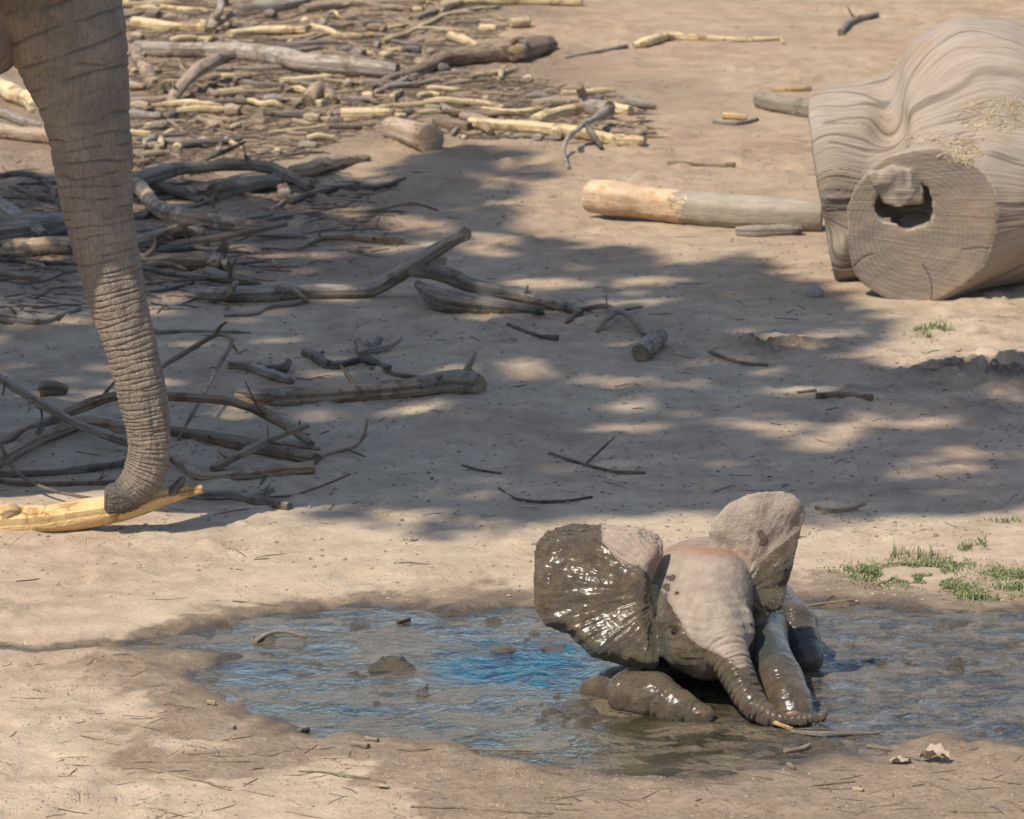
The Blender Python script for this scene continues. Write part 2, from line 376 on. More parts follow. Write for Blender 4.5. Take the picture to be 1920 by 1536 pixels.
tng = np.cross(nrm, rng.normal(size=(n, 3))); tng /= np.linalg.norm(tng, axis=1, keepdims=True); btn = np.cross(nrm, tng)
ll = rng.uniform(.075, .11, n)[:, None]; lw = ll * rng.uniform(.5, .7, n)[:, None]
lv = np.stack([LC - tng * ll, LC + btn * lw - nrm * .01, LC + tng * ll, LC - btn * lw - nrm * .01], 1).reshape(-1, 3)
lf = np.arange(4 * n).reshape(n, 4)
m = NT('leaf_mat'); v = m.noise(m.pos(), 4, 2)
mat_leaf = m.fin(m.mix(v, (0.045, 0.085, 0.02), (0.10, 0.15, 0.04)), .6)

m = NT('tree_bark_mat'); v = m.noise(m.scale(m.pos(), (9, 9, 2)), 3, 6, .65)
mat_bark = m.fin(m.mix(v, (0.07, 0.055, 0.042), (0.20, 0.165, 0.13)), .9, m.bump(v, 1, .04))

def tube(pts, radii, nseg=10, noise_amp=0.0, seed=0, sub=4, cap=True, twist=0.0):
    """swept tube through points (Catmull-Rom); returns verts, faces, (s, angle, end) per vertex"""
    P = np.asarray(pts, float); rr = np.asarray(radii, float)
    if len(P) > 2:
        ext = np.vstack([2 * P[0] - P[1], P, 2 * P[-1] - P[-2]]); er = np.concatenate([[rr[0]], rr, [rr[-1]]])
        out, ro = [], []
        for i in range(len(P) - 1):
            p0, p1, p2, p3 = ext[i:i + 4]; q0, q1, q2, q3 = er[i:i + 4]
            for k in range(sub):
                t = k / sub
                c = lambda a, b, cc, d: 0.5 * ((2 * b) + (-a + cc) * t + (2 * a - 5 * b + 4 * cc - d) * t * t + (-a + 3 * b - 3 * cc + d) * t ** 3)
                out.append(c(p0, p1, p2, p3)); ro.append(q1 + (q2 - q1) * t)
        out.append(P[-1]); ro.append(rr[-1]); C = np.array(out); rr = np.array(ro)
    else:
        t = np.linspace(0, 1, sub * 2 + 1)[:, None]; C = P[0] * (1 - t) + P[1] * t; rr = rr[0] * (1 - t[:, 0]) + rr[1] * t[:, 0]
    T = np.gradient(C, axis=0); T /= np.linalg.norm(T, axis=1, keepdims=True) + 1e-12
    ref = np.array([0, 0, 1.0]) if abs(T[0][2]) < .9 else np.array([0, 1.0, 0])
    N = np.zeros_like(C); nv = np.cross(T[0], ref); nv /= np.linalg.norm(nv)
    for i in range(len(C)):
        nv = nv - T[i] * (nv @ T[i]); nv /= np.linalg.norm(nv) + 1e-12; N[i] = nv
    B = np.cross(T, N)
    s = np.concatenate([[0], np.cumsum(np.linalg.norm(np.diff(C, axis=0), axis=1))])
    th = np.linspace(0, 2 * np.pi, nseg, endpoint=False)
    TH, S = np.meshgrid(th, s)
    rad_ = rr[:, None] * np.ones_like(TH)
    if noise_amp:
        ms = max(float(rr.mean()), 1e-4)
        rad_ = rad_ * (1 + noise_amp * fbm(np.cos(TH) * 1.3 + seed * 7.7, np.sin(TH) * 1.3, S / ms * .22, octv=3, seed=seed)
                       + noise_amp * .7 * vnoise(np.full_like(S, seed * 3.1), S / ms * .3, seed=seed + 5))
    V = C[:, None, :] + rad_[..., None] * (np.cos(TH)[..., None] * N[:, None, :] + np.sin(TH)[..., None] * B[:, None, :])
    nr = len(C); I = np.arange(nr * nseg).reshape(nr, nseg)
    F = np.stack([I[:-1], np.roll(I[:-1], -1, 1), np.roll(I[1:], -1, 1), I[1:]], -1).reshape(-1, 4).tolist()
    V = V.reshape(-1, 3); info = np.stack([S, TH, np.zeros_like(S)], -1).reshape(-1, 3)
    if cap:
        r2 = np.random.default_rng(seed + 99)
        for e, row, sg in ((0, I[0], -1), (nr - 1, I[-1], 1)):      # sawn or snapped end: a rim ring of its own, then a centre
            rim = len(V); jag = r2.uniform(-.25, .25, nseg) * rr[e] * (1 if noise_amp > .08 else .15)
            rv = C[e] + (V[row] - C[e]) * .93 + T[e] * (sg * (rr[e] * .06 + jag))[:, None]
            V = np.vstack([V, rv, [C[e] - T[e] * sg * rr[e] * .05]])
            info = np.vstack([info, np.stack([info[row, 0], info[row, 1], np.ones(nseg)], -1), [[info[row[0], 0], 0, 1]]])
            c = len(V) - 1
            for k in range(nseg):
                k2 = (k + 1) % nseg
                f1 = [row[k2], row[k], rim + k, rim + k2]; f2 = [rim + k2, rim + k, c]
                F.append(f1 if e == 0 else f1[::-1]); F.append(f2 if e == 0 else f2[::-1])
    return V, F, info

tb = np.array([-8.0, -3.0, 0.0])
shade_tree = link('shade_tree', None, loc=tuple(tb), label='broad leafy tree whose crown shades the yard', cat='tree')
cz = 10.3; crown_c = LC.mean(0)
V, F, _ = tube([tb * [1, 1, 0] + [0, 0, -.3], tb + [.1, -.1, 2.5], tb + [.5, -.3, 5.5], tb + [1.0, -.7, 8.6]], [.42, .33, .27, .2], 14, .12, 3, 6)
link('trunk', mesh_np('trunk', V - tb, F, mats=[mat_bark]), shade_tree)
targets = LC[rng.choice(n, 16, replace=False)]
for k, tg in enumerate(targets):
    st = tb + np.array([.5, -.3, 5.5]) + (np.array([.5, -.4, 3.1])) * rng.random()
    mid = st * .5 + tg * .5 + np.array([0, 0, .5])
    V, F, _ = tube([st, mid, tg], [.10, .055, .012], 6, .1, k, 5)
    link('limb', mesh_np('limb', V - tb, F, mats=[mat_bark]), shade_tree)
crown = link('crown', mesh_np('crown', lv - tb, lf, mats=[mat_leaf], smooth=False), shade_tree)
# ------------------------------------------------------------------ distance-field modelling
class Field:
    def __init__(s, lo, hi, h):
        s.lo = np.array(lo, float); s.h = h
        n = np.ceil((np.array(hi) - s.lo) / h).astype(int) + 1
        ax = [(s.lo[i] + h * np.arange(n[i])).astype(np.float32) for i in range(3)]
        s.X, s.Y, s.Z = np.meshgrid(*ax, indexing='ij')
        s.F = np.full(s.X.shape, 9.0, np.float32)
    def add(s, d, k=0.03):              # smooth union
        hh = np.clip(0.5 + 0.5 * (s.F - d) / k, 0, 1)
        s.F = s.F * (1 - hh) + d * hh - k * hh * (1 - hh)
    def sub(s, d, k=0.01):              # smooth subtraction
        hh = np.clip(0.5 - 0.5 * (s.F + d) / k, 0, 1)
        s.F = s.F * (1 - hh) - d * hh + k * hh * (1 - hh)
    def cone(s, a, ra, b, rb):
        a = np.asarray(a, np.float32); b = np.asarray(b, np.float32); ab = b - a
        t = np.clip(((s.X - a[0]) * ab[0] + (s.Y - a[1]) * ab[1] + (s.Z - a[2]) * ab[2]) / float(ab @ ab), 0, 1)
        return np.sqrt((s.X - a[0] - ab[0] * t) ** 2 + (s.Y - a[1] - ab[1] * t) ** 2 + (s.Z - a[2] - ab[2] * t) ** 2) - (ra + (rb - ra) * t)
    def ell(s, c, r, rot=None):
        c = np.asarray(c); x, y, z = s.X - np.float32(c[0]), s.Y - np.float32(c[1]), s.Z - np.float32(c[2])
        if rot is not None:
            M = np.asarray(rot, np.float32); x, y, z = (M[0, 0] * x + M[1, 0] * y + M[2, 0] * z, M[0, 1] * x + M[1, 1] * y + M[2, 1] * z, M[0, 2] * x + M[1, 2] * y + M[2, 2] * z)
        q = np.sqrt((x / r[0]) ** 2 + (y / r[1]) ** 2 + (z / r[2]) ** 2)
        q2 = np.sqrt((x / r[0] ** 2) ** 2 + (y / r[1] ** 2) ** 2 + (z / r[2] ** 2) ** 2) + 1e-6
        return (q * (q - 1) / q2).astype(np.float32)
    def chain(s, pts, rs, k=0.02):
        for i in range(len(pts) - 1): s.add(s.cone(pts[i], rs[i], pts[i + 1], rs[i + 1]), k)
    def mesh(s, smooth=3):
        F = s.F; ins = F < 0; nx, ny, nz = F.shape
        c = [ins[i:nx - 1 + i, j:ny - 1 + j, k:nz - 1 + k] for i in (0, 1) for j in (0, 1) for k in (0, 1)]
        allv = c[0]; anyv = c[0]
        for q in c[1:]: allv = allv & q; anyv = anyv | q
        act = anyv & ~allv
        I, J, K = np.nonzero(act); vid = np.full(act.shape, -1, np.int64); vid[I, J, K] = np.arange(len(I))
        acc = np.zeros((len(I), 3)); cnt = np.zeros(len(I))
        cor = [(i, j, k) for i in (0, 1) for j in (0, 1) for k in (0, 1)]
        for a in cor:
            for ax in range(3):
                if a[ax]: continue
                b = list(a); b[ax] = 1
                fa = F[I + a[0], J + a[1], K + a[2]]; fb = F[I + b[0], J + b[1], K + b[2]]
                x = (fa < 0) != (fb < 0); t = np.where(x, fa / np.where(x, fa - fb, 1), 0)
                p = np.array(a, float) + np.zeros((len(I), 3)); p[:, ax] += t
                acc += p * x[:, None]; cnt += x
        V = s.lo + (np.stack([I, J, K], 1) + acc / cnt[:, None]) * s.h
        faces = []
        for ax in range(3):
            sl = [slice(0, nx), slice(0, ny), slice(0, nz)]; sl2 = list(sl)
            sl[ax] = slice(0, F.shape[ax] - 1); sl2[ax] = slice(1, F.shape[ax])
            A = ins[tuple(sl)]; B = ins[tuple(sl2)]; e = np.argwhere(A != B)
            o = [a for a in range(3) if a != ax]
            e = e[(e[:, o[0]] > 0) & (e[:, o[1]] > 0) & (e[:, o[0]] < act.shape[o[0]]) & (e[:, o[1]] < act.shape[o[1]])]
            def cell(d0, d1):
                q = e.copy(); q[:, o[0]] -= d0; q[:, o[1]] -= d1; return vid[q[:, 0], q[:, 1], q[:, 2]]
            f = np.stack([cell(1, 1), cell(0, 1), cell(0, 0), cell(1, 0)], 1)
            flip = A[tuple(e.T)] == (ax == 1)
            f[flip] = f[flip][:, ::-1]; faces.append(f)
        Fq = np.vstack(faces); Fq = Fq[(Fq >= 0).all(1)]
        E = np.vstack([Fq[:, [0, 1]], Fq[:, [1, 2]], Fq[:, [2, 3]], Fq[:, [3, 0]]])
        for it in range(smooth):
            for lam in (.5, -.52):
                S = np.stack([np.bincount(E[:, 0], V[E[:, 1], q], len(V)) + np.bincount(E[:, 1], V[E[:, 0], q], len(V)) for q in range(3)], 1)
                dg = np.bincount(E[:, 0], minlength=len(V)) + np.bincount(E[:, 1], minlength=len(V))
                V = V + lam * (S / np.maximum(dg, 1)[:, None] - V)
        return V, Fq

def subdivide(V, F):
    m_ = mesh_np('tmp', V, F); o = bpy.data.objects.new('tmp', m_); scene.collection.objects.link(o)
    md = o.modifiers.new('s', 'SUBSURF'); md.levels = 1; md.render_levels = 1
    dg = bpy.context.evaluated_depsgraph_get(); ev = o.evaluated_get(dg); e = ev.to_mesh()
    V2 = np.empty(len(e.vertices) * 3, np.float32); e.vertices.foreach_get('co', V2)
    L = np.empty(len(e.loops), np.int32); e.loops.foreach_get('vertex_index', L)
    N2 = np.empty(len(e.vertices) * 3, np.float32); e.vertices.foreach_get('normal', N2)
    ev.to_mesh_clear(); bpy.data.objects.remove(o); bpy.data.meshes.remove(m_)
    return V2.reshape(-1, 3).astype(float), L.reshape(-1, 4), N2.reshape(-1, 3).astype(float)

def path_param(P, pts):                 # arc length along a polyline, distance from it
    best = np.full(len(P), 1e9); par = np.zeros(len(P)); s0 = 0.0
    for a, b in zip(pts[:-1], pts[1:]):
        ab = b - a; L = np.linalg.norm(ab)
        t = np.clip((P - a) @ ab / L ** 2, 0, 1); d = np.linalg.norm(P - a - t[:, None] * ab, axis=1)
        w = d < best; par = np.where(w, s0 + t * L, par); best = np.where(w, d, best); s0 += L
    return par, best

# ------------------------------------------------------------------ the calf, lying in the wallow
def Z(zx, zy): return 960 + zx * 640 / 1890.0, 880 + zy * 640 / 1890.0      # pixels of an enlarged detail -> photograph pixels
def C(px, py, dy): return R(px, py, y0 + dy)
PXM = mpp([0, y0, 0])                  # metres per pixel at the calf
fld = Field((-0.03, y0 - .20, -.06), (0.96, y0 + 1.45, .74), .0072)
q = PXM
# body sunk in the mud, shoulders, neck
fld.add(fld.ell((C(1335, 1200, .95)[0], y0 + .95, .07), (.235, .46, .205)), .05)
fld.add(fld.ell((C(1320, 1200, .62)[0], y0 + .66, .12), (.20, .25, .19)), .08)
fld.add(fld.cone(C(1300, 1098, .46), .115, C(1310, 1112, .66), .14), .08)
# cranium, brow, cheeks
fld.add(fld.ell(C(1312, 1112, .40), (.138, .15, .135)), .04)
fld.add(fld.ell(C(1345, 1095, .36), (.085, .10, .09)), .05)
fld.add(fld.ell(C(1320, 1160, .27), (.128, .12, .118)), .05)
fld.add(fld.ell(C(1333, 1200, .19), (.105, .10, .088)), .05)
fld.add(fld.ell(C(1287, 1213, .21), (.068, .09, .062)), .04)
fld.add(fld.ell(C(1330, 1238, .22), (.062, .10, .05)), .04)
# brow ridges and lids
fld.add(fld.cone(C(1243, 1165, .205), .020, C(1275, 1170, .175), .018), .02)
fld.add(fld.cone(C(1247, 1193, .20), .014, C(1280, 1197, .165), .013), .02)
fld.add(fld.cone(C(1396, 1160, .22), .022, C(1400, 1185, .20), .02), .03)
# trunk
TR = [C(1345, 1190, .17), C(1357, 1213, .12), C(1370, 1240, .075), C(1385, 1270, .04), C(1400, 1300, .005), C(1416, 1326, -.03), C(1440, 1343, -.055), C(1468, 1351, -.07), C(1503, 1350, -.075), C(1538, 1345, -.07)]
TRr = [.082, .069, .057, .050, .045, .040, .031, .023, .0185, .017]
TRr = [r * .90 for r in TRr]
fld.chain(TR, TRr, .02)
fld.add(fld.cone(C(1538, 1345, -.07), .014, C(1548, 1336, -.07), .009), .012)
def ear(poly_px, Ya, ax, az, x0z0, th, seed, roll, k=.02, quad=0.0):
    x0, z0 = x0z0
    poly = []
    for px, py in poly_px:
        d = ray(px, py); nrm_ = np.array([-ax, 1.0, -az]); p0 = np.array([x0, Ya, z0])
        p = CAM + d * (((p0 - CAM) @ nrm_) / (d @ nrm_)); poly.append((p[0], p[2]))
    sd = poly_sd(fld.X, fld.Z, poly)
    dx, dz = fld.X - np.float32(x0), fld.Z - np.float32(z0)
    rr_ = np.sqrt(dx * dx + dz * dz); an = np.arctan2(dz, dx)
    bend = .010 * np.sin(an * 7 + seed) * sstep(.05, .2, rr_) + .004 * np.sin(an * 17 + 2 * seed + rr_ * 12) * sstep(.1, .3, rr_)
    bend = bend + .004 * np.sin(fld.X * 31 + seed) * np.sin(fld.Z * 27 + 2 * seed) + roll * sstep(-.055, 0.0, sd) ** 2
    bend = bend + quad * np.maximum(dz + .04, 0) ** 2
    w = fld.Y - (Ya + ax * dx + az * dz) - bend
    c = 1 / math.sqrt(1 + ax * ax + az * az)
    t = th * (.55 + .45 * sstep(0, -.05, sd))
    d = np.sqrt(np.maximum(sd + .006, 0) ** 2 + np.maximum(np.abs(w) * c - t / 2, 0) ** 2) + np.minimum(np.maximum(sd + .006, np.abs(w) * c - t / 2), 0) - .004
    fld.add(d.astype(np.float32), k)

EARL = [Z(*p) for p in [(850, 430), (800, 380), (700, 345), (490, 335), (300, 340), (200, 370), (140, 420), (112, 520), (110, 640), (112, 740), (150, 850), (200, 900), (300, 935), (370, 990),
        (450, 1060), (560, 1100), (700, 1140), (790, 1140), (825, 1090), (820, 1000), (800, 880), (780, 750), (790, 620), (850, 500)]]
EARR = [Z(*p) for p in [(1080, 350), (1100, 290), (1200, 190), (1300, 140), (1400, 118), (1490, 118), (1560, 140), (1620, 210), (1640, 260), (1600, 370), (1560, 520), (1530, 650), (1505, 780),
        (1440, 800), (1400, 870), (1340, 860), (1280, 750), (1260, 600), (1250, 520), (1200, 460), (1110, 430)]]
eL = C(1240, 1120, .225); eR = C(1390, 1100, .37)
ear(EARL, eL[1], -.14, .42, (eL[0], eL[2]), .017, 3, .05, quad=1.0)
ear(EARR, eR[1], .12, .15, (eR[0], eR[2]), .016, 8, .012)
# crease where the ear joins the head
for a_, b_ in zip([(1212, 1104, .18), (1213, 1135, .17), (1226, 1180, .155), (1236, 1225, .155)], [(1213, 1135, .17), (1226, 1180, .155), (1236, 1225, .155), (1246, 1258, .15)]):
    fld.sub(fld.cone(C(*a_), .015, C(*b_), .015), .012)
# forelegs
fld.chain([C(1270, 1180, .52), C(1205, 1270, .36), C(1182, 1300, .16)], [.11, .06, .056], .012)
fld.chain([C(1180, 1300, .14), C(1228, 1305, .085), C(1274, 1328, .03), C(1318, 1343, 0.0)], [.064, .064, .049, .034], .014)
fld.chain([C(1108, 1292, .30), C(1150, 1286, .27), C(1215, 1262, .30)], [.030, .05, .055], .012)
fld.chain([C(1405, 1180, .58), C(1440, 1222, .30), C(1462, 1275, .12), C(1480, 1318, .03), C(1490, 1342, -.005)], [.11, .058, .064, .061, .055], .012)
# hind leg drawn up beside the belly
fld.chain([C(1440, 1150, .85), C(1488, 1172, .72), C(1500, 1205, .66), C(1512, 1232, .60)], [.10, .066, .058, .05], .012)
fld.chain([C(1460, 1186, .74), C(1440, 1230, .66)], [.05, .04], .03)

cV, cF = fld.mesh(6)
del fld
cV, cF, cN = subdivide(cV, cF)
# skin: trunk rings, brow wrinkles, folds on the ears, mud grit
par, dist = path_param(cV, TR)
cpx, cpy = project(cV)
cumt = np.concatenate([[0], np.cumsum([np.linalg.norm(b - a) for a, b in zip(TR[:-1], TR[1:])])])
trk = (1 - sstep(1.12, 1.4, dist / np.interp(par, cumt, TRr))) * sstep(.02, .10, par)
Ltr = sum(np.linalg.norm(b - a) for a, b in zip(TR[:-1], TR[1:]))
disp = np.zeros(len(cV))
sp, k = .0, 0
while sp < Ltr:
    step = .021 if sp < .25 else .016
    w_ = (np.abs(par - sp) < .018) & (trk > 0); q_ = cV[w_]
    wob = .003 * fbm(q_[:, 0] * 25 + k * 5, q_[:, 2] * 25, q_[:, 1] * 25, octv=2, seed=k)
    dd = (par[w_] + wob - sp) / .0038
    disp[w_] -= .0075 * (0.6 + .4 * vnoise(q_[:, 0] * 30 + 9 * k, q_[:, 2] * 30, q_[:, 1] * 30, seed=k + 3)) * np.exp(-dd ** 2) * trk[w_]
    sp += step * (.8 + .4 * random.random()); k += 1
face = np.exp(-(((cpx - 1330) / 95) ** 2 + ((cpy - 1150) / 110) ** 2) ** 2) * (1 - trk)
wv = np.sin((cpy + 6 * fbm(cpx / 30, cpy / 18, octv=2, seed=7)) / 3.1 + ((cpx - 1330) / 60) ** 2)
disp += face * (.0016 * wv * sstep(1080, 1180, cpy) + .0010 * fbm(cV[:, 0] * 60, cV[:, 2] * 60, cV[:, 1] * 60, octv=3, seed=17))
disp += (1 - face) * (1 - trk * .8) * .0014 * fbm(cV[:, 0] * 60, cV[:, 2] * 60, cV[:, 1] * 60, octv=3, seed=18)
legm = sstep(1255, 1280, cpy) * (1 - trk)
for axis_, n_r, rmax in (([C(1180, 1300, .14), C(1228, 1305, .085), C(1274, 1328, .03), C(1318, 1343, 0.0)], 9, .085), ([C(1440, 1222, .30), C(1462, 1275, .12), C(1480, 1318, .03), C(1490, 1342, -.005)], 13, .085), ([C(1488, 1172, .72), C(1500, 1205, .66), C(1512, 1232, .60)], 7, .085)):
    lp_, ld_ = path_param(cV, axis_); tot_ = sum(np.linalg.norm(b - a) for a, b in zip(axis_[:-1], axis_[1:]))
    w_ = (ld_ < rmax) & (trk < .3) & (cV[:, 2] < .24); q_ = cV[w_]
    for j in range(n_r):                # skin folds round the legs
        wb = .010 * fbm(q_[:, 0] * 14 + j * 3, q_[:, 2] * 14, q_[:, 1] * 14, octv=2, seed=j)
        am = .006 * np.clip(.3 + fbm(q_[:, 0] * 12 - j * 7, q_[:, 2] * 12, q_[:, 1] * 12, octv=2, seed=j + 30), 0, 1.2)
        disp[w_] -= am * np.exp(-((lp_[w_] + wb - tot_ * (j + .5) / n_r) / .004) ** 2)
disp += legm * .0004 * np.sin((cpx * .35 + cpy * .5 + 8 * fbm(cpx / 25, cpy / 25, octv=2, seed=5)) / 2.4)
ed = np.hypot((cpx - 1263) / 1.3, cpy - 1184)
disp += (cV[:, 1] < y0 + .3) * (.0026 * np.exp(-((ed - 12.5) / 3.0) ** 2) - .005 * np.exp(-(ed / 8) ** 2) - .0012 * np.exp(-((ed - 19) / 2.0) ** 2) - .0012 * np.exp(-((ed - 25) / 2.0) ** 2))
eang = np.arctan2(cpy - 1105, 1262 - cpx); erad = np.hypot(cpx - 1262, cpy - 1105)
earm = (cpx < 1215) & (cpy < 1258) & (cV[:, 1] < y0 + .55)
disp += earm * sstep(30, 110, erad) * (.0030 * fbm(eang * 9, erad / 90, octv=3, seed=61) + .0016 * fbm(eang * 26, erad / 60, octv=2, seed=62))
earr = (cpx > 1400) & (cpy < 1150) & (cV[:, 1] < y0 + .62)
eang2 = np.arctan2(cpy - 1110, cpx - 1390)
disp += earr * (.0022 * fbm(eang2 * 8, np.hypot(cpx - 1390, cpy - 1110) / 90, octv=3, seed=63))
cV = cV + cN * disp[:, None]
DRY = [Z(*p) for p in [(488, 300), (495, 400), (530, 440), (560, 480), (600, 520), (640, 530), (700, 535), (740, 570), (770, 620), (800, 640), (840, 690), (880, 760), (900, 800), (930, 840), (960, 900),
       (975, 930), (1020, 970), (1080, 1000), (1130, 1020), (1180, 1050), (1220, 1060), (1300, 1050), (1330, 1040), (1345, 950), (1335, 800), (1340, 680), (1340, 600), (1380, 520), (1450, 450), (1520, 395),
       (1590, 340), (1680, 270), (1680, 80), (900, 60)]]
dryd = -poly_sd(cpx, cpy, DRY)
SPOTS = [Z(*p) + (r,) for p, r in [((1375, 352), 6), ((1385, 372), 6), ((1392, 405), 7), ((885, 605), 5), ((865, 600), 3), ((855, 650), 6), ((862, 665), 4), ((850, 700), 4), ((820, 690), 5), ((830, 590), 3), ((912, 685), 3), ((800, 650), 5), ((895, 597), 4)]]
for a, b, r in SPOTS:
    dryd = np.minimum(dryd, np.hypot((cpx - a), (cpy - b) * 1.1) - r)
patch = Z(1265, 1075)
dryd = np.maximum(dryd, 9 - np.hypot((cpx - patch[0]) / 1.8, (cpy - patch[1]) * 1.0))
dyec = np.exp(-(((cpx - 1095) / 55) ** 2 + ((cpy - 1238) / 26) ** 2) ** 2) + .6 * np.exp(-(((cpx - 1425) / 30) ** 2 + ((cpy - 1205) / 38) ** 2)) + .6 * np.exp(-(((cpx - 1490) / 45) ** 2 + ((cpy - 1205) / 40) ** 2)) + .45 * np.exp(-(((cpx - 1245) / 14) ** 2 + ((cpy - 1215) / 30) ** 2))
hairy = np.exp(-(((cpx - 1330) / 90) ** 2 + ((cpy - 1032 - (cpx - 1330) * .12) / 13) ** 2)) + .8 * np.exp(-(((cpx - 1232) / 16) ** 2 + ((cpy - 1052) / 26) ** 2))

m = NT('calf_skin_mat'); P = m.obj()
na = m.noise(P, 26, 5, .65); nb = m.noise(P, 180, 4, .65); nc = m.noise(P, 420, 3, .6)
vor = m.vor(m.scale(P, (1, 1, 1.6)), 95, 'DISTANCE_TO_EDGE')
skin = m.mix(m.rng(na, .3, .7), (0.22, 0.168, 0.122), (0.31, 0.243, 0.18))
skin = m.mix(m.rng(nb, .4, .75, 0, .5), skin, (0.22, 0.18, 0.15))
skin = m.mix(m.math('MULTIPLY', m.attr('hair'), m.rng(nb, .3, .6, .3, .9), clamp=True), skin, (0.23, 0.105, 0.06))
mudc = m.mix(m.rng(na, .32, .68), (0.078, 0.053, 0.028), (0.158, 0.111, 0.061))
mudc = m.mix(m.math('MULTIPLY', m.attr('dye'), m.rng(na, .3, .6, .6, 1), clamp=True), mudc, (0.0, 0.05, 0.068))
edge = m.math('ADD', m.attr('dry'), m.rng(nb, .3, .7, -2.5, 2.5, False))
isdry = m.rng(edge, -.8, .8)
skin = m.mix(m.math('MULTIPLY', m.rng(edge, 9, 0), m.rng(na, .35, .6, .25, .85)), skin, (0.17, 0.127, 0.085))
colr = m.mix(isdry, mudc, skin)
rgh = m.mix(isdry, m.rng(nb, .3, .7, .20, .42), (.82, .82, .82))
hg = m.math('ADD', m.math('MULTIPLY', nb, .35), m.math('MULTIPLY', m.rng(vor, 0, .12), .07))
hg2 = m.math('ADD', m.math('MULTIPLY', nb, .7), m.math('MULTIPLY', nc, .6))
hsel = m.math('ADD', m.math('MULTIPLY', hg, isdry), m.math('MULTIPLY', m.math('MULTIPLY', hg2, 1.6), m.math('SUBTRACT', 1.0, isdry)))
hsel = m.math('ADD', hsel, m.math('MULTIPLY', isdry, -.35))
mat_calf = m.fin(colr, rgh, m.bump(hsel, 1.0, .008), **{'Coat Weight': m.math('MULTIPLY_ADD', isdry, -.4, .4), 'Coat Roughness': .25})
cbase = np.array([C(1330, 1250, .5)[0], y0 + .5, 0.0])
calf = link('elephant_calf', mesh_np('elephant_calf', cV - cbase, cF, dict(dry=dryd, dye=dyec, hair=hairy), mats=[mat_calf]), loc=tuple(cbase),
            label='elephant calf lying in the puddle, ears spread, half coated in wet mud', cat='elephant')

def surf(V, px_, py_, a, b):            # foremost vertex seen at a pixel
    k_ = np.hypot(px_ - a, py_ - b) < 4
    c_ = V[k_]; return c_[np.argmin(c_[:, 1])]

def ball(r, nu=16, nv=10, sc=(1, 1, 1)):
    V = [(0, 0, r)]; F = []
    for i in range(1, nv):
        for j in range(nu):
            t, p = math.pi * i / nv, 2 * math.pi * j / nu
            V.append((r * math.sin(t) * math.cos(p), r * math.sin(t) * math.sin(p), r * math.cos(t)))
    V.append((0, 0, -r)); e = len(V) - 1
    for j in range(nu):
        F.append([0, 1 + j, 1 + (j + 1) % nu]); F.append([e, e - nu + (j + 1) % nu, e - nu + j])
        for i in range(nv - 2):
            a = 1 + i * nu; F.append([a + j, a + nu + j, a + nu + (j + 1) % nu, a + (j + 1) % nu])
    return np.array(V) * np.array(sc), F

m = NT('eye_mat'); mat_eye = m.fin((0.012, 0.007, 0.004), .06)
for ex, ey, r in ((1263, 1184, .0125), (1407, 1172, .011)):
    V, F = ball(r); p = surf(cV, cpx, cpy, ex, ey) + np.array([0, .0085 if ex < 1300 else .016, 0])
    link('eye', mesh_np('eye', V, F, mats=[mat_eye]), calf, tuple(p - cbase))
m = NT('toenail_mat'); mat_nail = m.fin(m.mix(m.noise(m.obj(), 80), (0.11, 0.07, 0.045), (0.20, 0.115, 0.075)), .45)
for ex, ey, w in ((1487, 1337, .021), (1309, 1335, .012)):
    try: p = surf(cV, cpx, cpy, ex, ey)
    except ValueError: continue
    V, F = ball(1.0, 12, 8, (w, .008, w * .55)); link('toenail', mesh_np('toenail', V, F, mats=[mat_nail]), calf, tuple(p + np.array([0, .003, 0]) - cbase))
# ------------------------------------------------------------------ the cow: trunk in view, head and body left of it
yM = G(90, 1000)[1] - .02
TP = [(60, -230, 205, .02), (78, -110, 168, .02), (103, 0, 131, .02), (137, 110, 106, .01), (160, 200, 85, .0), (173, 290, 75, .0), (184, 390, 67, 0), (200, 480, 60, 0), (222, 570, 54.5, 0), (246, 655, 49, 0),
      (267, 740, 46, 0), (279, 814, 42, 0), (279.5, 857, 40.5, 0), (269, 892, 40, 0), (250, 916, 37, 0), (229, 931, 32, 0), (210, 935, 28, 0), (200, 935, 25, 0)]
cen = np.array([R(a, b, yM + d) for a, b, r, d in TP]); crd = np.array([r * mpp(c) for (a, b, r, d), c in zip(TP, cen)])
# dense centre line
def dense(P, r, sub):
    ext = np.vstack([2 * P[0] - P[1], P, 2 * P[-1] - P[-2]]); er = np.concatenate([[2 * r[0] - r[1]], r, [2 * r[-1] - r[-2]]]); o, q_ = [], []
    for i in range(len(P) - 1):
        for k in range(sub):
            t = k / sub
            f = lambda E: 0.5 * (2 * E[i + 1] + (-E[i] + E[i + 2]) * t + (2 * E[i] - 5 * E[i + 1] + 4 * E[i + 2] - E[i + 3]) * t * t + (-E[i] + 3 * E[i + 1] - 3 * E[i + 2] + E[i + 3]) * t ** 3)
            o.append(f(ext)); q_.append(f(er))
    return np.vstack([o, P[-1:]]), np.array(q_ + [r[-1]])
Cn, Rn = dense(cen, crd, 60)
sl = np.concatenate([[0], np.cumsum(np.linalg.norm(np.diff(Cn, axis=0), axis=1))])
uS = np.linspace(0, sl[-1], 1000); Cn = np.stack([np.interp(uS, sl, Cn[:, i]) for i in range(3)], 1); Rn = np.interp(uS, sl, Rn)
T = np.gradient(Cn, axis=0); T /= np.linalg.norm(T, axis=1, keepdims=True)
B_ = np.tile([0, -1.0, 0], (len(Cn), 1)); Nn = np.cross(B_, T); Nn /= np.linalg.norm(Nn, axis=1, keepdims=True); Bn = np.cross(T, Nn)
NS = 170; th = np.linspace(0, 2 * np.pi, NS, endpoint=False); TH, SS = np.meshgrid(th, uS)
RR = Rn[:, None] * np.ones_like(TH)
